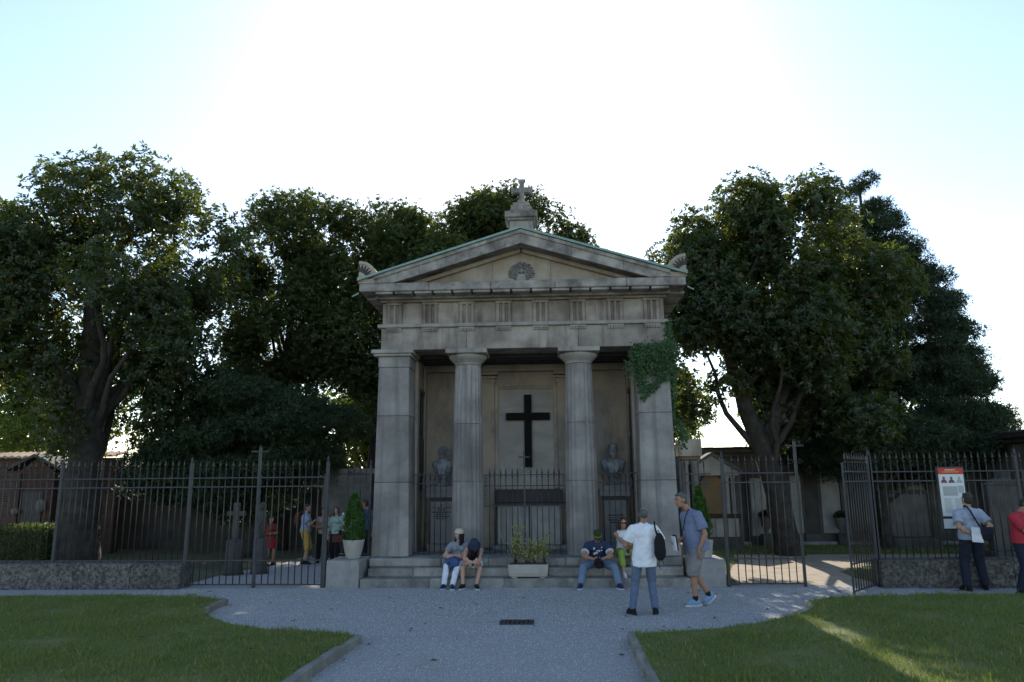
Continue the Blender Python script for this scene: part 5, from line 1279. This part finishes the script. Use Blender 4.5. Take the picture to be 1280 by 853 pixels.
# walking man in blue shirt and grey shorts
j = person('grey-haired man in blue shirt and grey shorts walking past the pillar', 1.77, (2.80, -2.75, .008), (2.83, -2.74, .955), (2.745, -2.74, 1.44), (2.60, -2.78, 1.605), (-.92, -.38, -.12), (.35, -.94, 0),
    [(3.00, -2.58, .135), (2.74, -2.86, .10)], [(-.75, -.35, -.55), (-.95, -.3, 0)], [(2.55, -2.70, .98), (2.80, -3.00, .86)], [(-.6, -.2, -.2), (-.08, -.05, -1)], [(-1, -.3, 0), (-1, -.3, 0)], [(.8, .5, -.2), (.9, -.1, 0)],
    'skin_tan', dict(m='blue_grey', hem=.13, sleeve=.72, e=.024, collar=True), dict(m='grey_short', e=.024, len=1.14, flare=1.22, name='shorts'), ('shoe_blue', 'rubber_white', 'sock_black'), ('short', 'hair_grey'), wide=1.1, belly=.03, hup=(-.2, 0, 1), palm=[(0, -1, 0), (.9, .4, 0)])
t = j['t']
MB().tube([j['N'] + V((-.03, -.07, .03)), j['N'] + V((-.10, -.14, -.08)), j['N'] + V((-.15, -.15, -.30))], .007, 6).build('lanyard', 'strap_dark', t)
q = thing('papers', 'white papers held by the walking man in blue', 'papers', (2.475, -2.80, .83)); MB().cbox(-.012, .012, -.07, .06, 0, .22, .002).build('sheet', 'paper', q); MB().cbox(.014, .03, -.08, .08, 0, .24, .002).build('folder', 'strap_dark', q); q.rotation_euler = (0, R(-7), R(12))

# man reading the board
j = person('man in pale blue shirt with hands behind back reading the board', 1.69, (7.87, -1.25, .008), (7.87, -1.25, .925), (7.865, -1.255, 1.385), (7.875, -1.245, 1.545), (-.15, 1, .05), (1, .05, 0),
    [(7.68, -1.30, .095), (8.07, -1.15, .095)], [(-.3, .95, 0), (.35, .9, 0)], [(7.80, -1.43, .95), (7.95, -1.44, .94)], [(.7, -.1, -.4), (-.7, -.1, -.4)], [(0, 1, 0), (0, 1, 0)], [(-.9, -.3, 0), (.9, -.3, 0)],
    'skin_mid', dict(m='pale_blue', hem=.07, sleeve=.72, e=.024, collar=True), dict(m='navy', e=.022), ('shoe_black', 'rubber_dark'), ('short', 'hair_dark'), wide=1.1, belly=.03, palm=[(0, -1, 0), (0, -1, 0)])
q = thing('shoulder_bag', 'black shoulder bag on the back of the man reading', 'bag', (8.0, -1.485, .86))
MB().cbox(-.10, .10, -.045, .03, 0, .22, .02).build('pouch', 'black_cloth', q); MB().cbox(-.102, .102, -.052, -.046, .10, .225, .004).build('flap', 'navy', q)
MB().tube([(-.08, .0, .21), (-.13, .045, .36), (-.18, .075, .50), (-.205, .12, .565), (-.2, .22, .57)], .016, 6).build('strap', 'strap_dark', q)
q = thing('papers', 'white papers held behind the back by the board reader', 'papers', (7.83, -1.515, .83)); MB().cbox(-.09, .09, -.004, .004, 0, .25, .002).build('sheet', 'paper', q); q.rotation_euler = (R(-6), R(5), R(-6))

# man in red
j = person('man in red polo shirt looking down at his hands', 1.63, (8.42, -1.73, .008), (8.44, -1.72, .885), (8.44, -1.735, 1.335), (8.545, -1.80, 1.47), (.62, -.6, -.42), (.85, .5, 0),
    [(8.28, -1.78, .09), (8.56, -1.62, .09)], [(.35, -.9, 0), (.6, -.8, 0)], [(8.62, -2.0, 1.0), (8.79, -1.93, 1.02)], [(.7, -.3, .1), (0, -.8, .2)], [(.4, -1, 0), (.4, -1, 0)], [(-.5, -.1, -.8), (.5, .2, -.8)],
    'skin_tan', dict(m='red_polo', hem=.05, sleeve=.8, e=.022, collar=True), dict(m='navy', e=.02), ('shoe_black', 'rubber_dark'), ('short', 'hair_dark'), wide=1.15, belly=.03)
MB().lathe([(.033, -.012), (.037, 0), (.033, .012)], 14, tuple(j['Wr'][0])).build('wristwatch', 'steel', j['t'])

# seated girl with straw hat
def hat(j, rings, m, name='hat', band=None):
    s = j['s']; b = MB(); o = j['Hc'] + j['hu'] * .052 * s - j['hf'] * .016 * s
    econe(b, [(o + j['hu'] * z * s, rx * s, ry * s) for z, rx, ry in rings], (j['hx'], j['hf'])); h = b.build(name, m, j['t'])
    if band:
        b = MB(); z0, z1, rx, ry = band[:4]; econe(b, [(o + j['hu'] * z0 * s, rx * s, ry * s), (o + j['hu'] * z1 * s, rx * s, ry * s)], (j['hx'], j['hf'])); b.build('hat_band', band[4], h)
    return h
j = person('young woman in straw hat and white jeans seated on the steps', 1.50, (-1.26, -.45, .325), (-1.25, -.40, .43), (-1.245, -.44, .815), (-1.245, -.47, .945), (-.62, -.78, -.02), (1, .12, 0),
    [(-1.45, -.97, .085), (-1.29, -1.0, .085)], [(-.25, -1, 0), (.1, -1, 0)], [(-1.33, -.66, .56), (-1.36, -.60, .57)], [(-.6, -.6, -.2), (-.7, -.3, -.1)], [(-.3, -.5, 1), (-.1, -.5, 1)], [(-.9, .2, -.5), (.9, .1, -.6)],
    'skin_fair', dict(m='grey_tee', hem=.06, sleeve=.6, e=.014), dict(m='white_denim', e=.008), ('shoe_navy', 'rubber_white'), ('long', 'hair_black', .24, (-.05, -.12, -1)), female=True)
hat(j, [(-.03, .108, .120), (-.025, .114, .126), (-.01, .098, .112), (.02, .094, .107), (.045, .082, .094), (.066, .055, .065), (.072, .02, .024)], 'straw', 'straw_hat')
MB().lathe([(.026, -.008), (.029, 0), (.026, .008)], 12, tuple(j['Wr'][1])).build('wristwatch', 'steel', j['t'])
q = thing('denim_jacket', 'rumpled blue denim jacket on the lap of straw-hat woman', 'jacket', (-1.34, -.66, .47))
b = MB(); b.ell((0, 0, .02), (.15, .13, .06)); b.ell((-.05, -.10, -.05), (.085, .06, .10)); b.ell((.07, -.10, -.04), (.08, .06, .09)); b.cap((-.08, -.13, -.05), (-.05, -.14, -.2), .03, .02); remesh(b, 'cloth', 'denim', q, .011, 2)
b = MB(); b.tube([(-.02, -.16, .0), (-.05, -.175, -.1), (-.02, -.17, -.2), (.0, -.165, -.1)], .005, 5).tube([(-.05, -.16, 0), (-.10, -.17, -.12), (-.075, -.17, -.23)], .005, 5); b.build('drawstring', 'strap_dark', q)

# seated girl with dark bucket hat, bent forward
j = person('young woman in dark bucket hat and black top bent over knees', 1.48, (-.95, -.45, .325), (-.96, -.40, .43), (-.94, -.60, .715), (-.915, -.70, .735), (.12, -.72, -.62), (1, .0, 0),
    [(-1.10, -.99, .085), (-.85, -1.0, .085)], [(-.35, -1, 0), (.35, -1, 0)], [(-.93, -.88, .46), (-.99, -.87, .45)], [(.7, -.2, -.2), (-.7, -.2, -.2)], [(-.6, -.4, 1), (.6, -.4, 1)], [(-.8, -.2, -.4), (.8, -.2, -.4)],
    'skin_fair', dict(m='black_cloth', hem=.05, sleeve=0, e=.010, along=True), dict(m='white_cloth', e=.014, len=.42, name='shorts'), ('shoe_black', 'rubber_white'), ('long', 'hair_black', .23, (-.1, -.15, -1)), female=True, hup=(0, -.4, .8))
hat(j, [(-.05, .135, .15), (-.04, .138, .152), (-.005, .102, .116), (.05, .098, .11), (.085, .088, .10), (.10, .06, .07), (.103, .02, .02)], 'navy_hat', 'bucket_hat')

# seated man with cap and camera
j = person('man in dark print T-shirt and cap seated with a camera', 1.60, (1.40, -.45, .325), (1.40, -.38, .43), (1.39, -.55, .80), (1.395, -.65, .895), (0, -.80, -.52), (1, 0, 0),
    [(1.045, -.99, .09), (1.735, -1.0, .09)], [(-.35, -1, 0), (.4, -1, 0)], [(1.30, -.84, .51), (1.45, -.84, .51)], [(.5, -.5, -.1), (-.5, -.5, -.1)], [(-.8, -.4, 1), (.8, -.4, 1)], [(-.9, 0, -.3), (.9, 0, -.3)],
    'skin_tan', dict(m='navy_tee', hem=.04, sleeve=.62, e=.02), dict(m='jeans_light', e=.016), ('shoe_navy', 'rubber_white'), ('short', 'hair_dark'), wide=1.08, hup=(0, -.4, .8))
h = hat(j, [(-.03, .088, .102), (.02, .086, .10), (.06, .074, .085), (.082, .045, .05), (.088, .015, .015)], 'cap_green', 'cap', (-.012, .0, .089, .103, 'yellow_cloth'))
s = j['s']; o_ = j['Hc'] + j['hu'] * .03 * s + j['hf'] * .11 * s
MB().ell(o_, (.075 * s, .07 * s, .010 * s), (j['hx'], j['hf'], j['hu'])).build('cap_peak', 'cap_green', h)
b = MB(); fr = j['f']; c0 = j['P'].lerp(j['N'], .62) + fr * .155 * s
r_ = random.Random(12)
for k in range(16): b.ell(c0 + j['ax'] * r_.uniform(-.075, .075) + j['u'] * r_.uniform(-.10, .12), (r_.uniform(.01, .028), .008, r_.uniform(.008, .02)), (j['ax'], fr, j['u']), 8, 5)
b.build('shirt_print', 'white_cloth', j['t'])
for i in (0, 1):
    q0 = j['S'][i].lerp(j['El'][i], .58); q1 = j['S'][i].lerp(j['El'][i], .66); b = MB(); cone(b, q0, q1, .086 * s, .086 * s); b.build('sleeve_cuff', 'white_cloth', j['t'])
q = thing('camera', 'small black camera in the hands of the seated man', 'camera', (1.375, -.915, .49)); MB().cbox(-.055, .055, -.025, .025, -.03, .04, .008).build('case', 'black_cloth', q); MB().tube([(0, -.025, .0), (0, -.07, -.01)], .026, 14).build('lens', 'shoe_black', q); MB().cbox(-.018, .018, -.02, .02, .041, .055, .004).build('viewfinder', 'shoe_black', q)
q = thing('camera_bag', 'black camera bag hanging between the seated man knees', 'bag', (1.40, -.72, .335)); b = MB().ell((0, 0, .07), (.10, .06, .075)).ell((0, -.02, .04), (.085, .05, .05)); remesh(b, 'pouch', 'black_cloth', q, .011, 2); MB().tube([(-.08, 0, .1), (-.05, .05, .2), (.05, .05, .2), (.08, 0, .1)], .008, 5).build('strap', 'strap_dark', q)

# seated woman with sunglasses
j = person('woman with sunglasses, white top and lime trousers seated on steps', 1.56, (1.93, -.15, .48), (1.93, -.10, .585), (1.92, -.19, .985), (1.925, -.235, 1.115), (.05, -1, -.06), (1, 0, 0),
    [(1.86, -.66, .25), (2.05, -.45, .41)], [(.1, -1, 0), (.25, -1, 0)], [(2.03, -.53, .66), (2.08, -.50, .64)], [(.3, -.3, -.6), (-.2, -.4, -.6)], [(-.1, -.6, 1), (.1, -.6, 1)], [(-.8, -.1, -.4), (.9, -.1, -.4)],
    'skin_mid', dict(m='white_cloth', hem=.05, sleeve=0, e=.014), dict(m='lime', e=.014, len=1.72), ('rubber_white', 'rubber_white'), ('curly', 'hair_brown', .16), female=True)
s = j['s']; b = MB()
for q in (-1, 1): b.ell(j['Hc'] + j['hf'] * .092 * s + j['hx'] * (q * .032 * s) + j['hu'] * .012 * s, (.027 * s, .012 * s, .02 * s), (j['hx'], j['hf'], j['hu']), 10, 6); b.cap(j['Hc'] + j['hf'] * .085 * s + j['hx'] * (q * .055 * s) + j['hu'] * .016 * s, j['Hc'] + j['hx'] * (q * .085 * s) + j['hu'] * .016 * s, .005 * s, .004 * s, 6)
b.build('sunglasses', 'eye_dark', j['t'])
q = thing('water_bottle', 'small green bottle held by the woman with sunglasses', 'bottle', (2.0, -.40, .72)); MT['bottle_green'] = pbr('bottle_green', (.12, .25, .12), rough=.3, bump=0, rnd=0)
MB().lathe([(.028, 0), (.032, .01), (.032, .12), (.014, .155), (.014, .175)], 14).build('bottle', 'bottle_green', q); MB().lathe([(.016, .176), (.016, .195)], 12).build('lid', 'white_cloth', q); q.rotation_euler = (R(15), R(-14), 0)

# visitors behind the left gate
def visitor(label, H, x, y, face, top, bottom, sk='skin_mid', hair=('short', 'hair_dark'), arms='down', female=False, lean=0, shoes=('shoe_black', 'rubber_dark')):
    z = gz(x, y) + .005; s = H / 1.75; fv = V((face[0], face[1], 0)).normalized(); av = V((-fv.y, fv.x, 0))
    if av.x < 0: av = -av
    c = V((x, y, z)); pel = c + V((0, 0, .95 * s)); nk = c + V((0, 0, 1.43 * s)) + fv * lean; hd = c + V((0, 0, 1.60 * s)) + fv * (.03 * s + lean * 1.3)
    ank = [c + av * (q * .12 * s) + V((0, 0, .092 * s)) + fv * (.04 * q * s) for q in (-1, 1)]
    if arms == 'down': wr = [c + av * (q * .27 * s) + fv * .06 * s + V((0, 0, .84 * s)) for q in (-1, 1)]; hdv = [(0, 0, -1)] * 2
    elif arms == 'fold': wr = [c + av * (-q * .06 * s) + fv * .22 * s + V((0, 0, 1.12 * s)) for q in (-1, 1)]; hdv = [tuple(av), tuple(-av)]
    else: wr = [c + av * (q * .10 * s) + fv * .28 * s + V((0, 0, (1.25 if q > 0 else 1.05) * s)) for q in (-1, 1)]; hdv = [tuple(fv + V((0, 0, .6)))] * 2
    ep = [tuple(av * q * .7 - fv * .6 - V((0, 0, .4))) for q in (-1, 1)]
    return person(label, H, c, pel, nk, hd, (fv.x, fv.y, -.05), av, ank, [tuple(fv)] * 2, wr, hdv, [tuple(fv)] * 2, ep, sk, top, bottom, shoes, hair, group='visitors behind the left gate', vox=.014, female=female)
j = visitor('visitor in light blue T-shirt and mustard shorts behind the gate', 1.57, -5.95, 4.7, (1, .15), dict(m='sky_tee', sleeve=.65, e=.03, hem=.03), dict(m='mustard', e=.04, len=1.25, name='shorts', flare=1.25), arms='raise')
q = thing('backpack', 'red-brown backpack on the visitor with mustard shorts', 'backpack', (-6.17, 4.68, .85)); b = MB().ell((0, 0, .15), (.09, .13, .18)).ell((-.04, 0, .10), (.06, .10, .11)); remesh(b, 'sack', 'brown_bag', q, .014, 2); MB().tube([(.04, -.1, .28), (.12, -.12, .36), (.2, -.12, .3)], .015, 5).build('strap', 'brown_bag', q)
visitor('visitor in beige top and dark trousers behind the gate', 1.47, -5.58, 5.0, (.2, -1), dict(m='beige', sleeve=.5, e=.018, hem=.05), dict(m='black_cloth', e=.02), 'skin_tan', ('long', 'hair_black', .2), 'fold', True)
visitor('visitor in pale green blouse with maroon handbag behind the gate', 1.48, -5.18, 4.9, (-.2, -1), dict(m='mint', sleeve=1.5, e=.02, hem=.06), dict(m='black_cloth', e=.02), 'skin_fair', ('long', 'hair_dark', .15), 'down', True)
q = thing('handbag', 'maroon handbag of the visitor in pale green', 'bag', (-5.10, 4.78, .38)); MB().cbox(-.15, .15, -.05, .05, 0, .2, .03).build('pouch', 'brown_bag', q); MB().tube([(-.1, 0, .2), (-.08, 0, .32), (.08, 0, .32), (.1, 0, .2)], .01, 6).build('handle', 'brown_bag', q)
visitor('visitor in white shirt seen behind the left potted conifer', 1.60, -4.78, 4.7, (.3, 1), dict(m='white_cloth', sleeve=1.4, e=.03, hem=.04), dict(m='black_cloth', e=.02), 'skin_mid', ('bald', 'hair_grey'), 'fold')
visitor('visitor in blue shirt half hidden beside the left pillar', 1.68, -4.32, 4.6, (-.8, .5), dict(m='blue_shirt', sleeve=.7, e=.03, hem=.04), dict(m='navy', e=.02), 'skin_tan', ('short', 'hair_dark'), 'down')
visitor('small visitor in red top and red dress behind the gate', 1.26, -6.78, 4.4, (.7, -.5), dict(m='red_top', sleeve=1.5, e=.035, hem=.1), dict(m='red_dress', e=.03, len=.6, skirt=.36, name='skirt'), 'skin_mid', ('short', 'hair_dark'), 'fold', True)
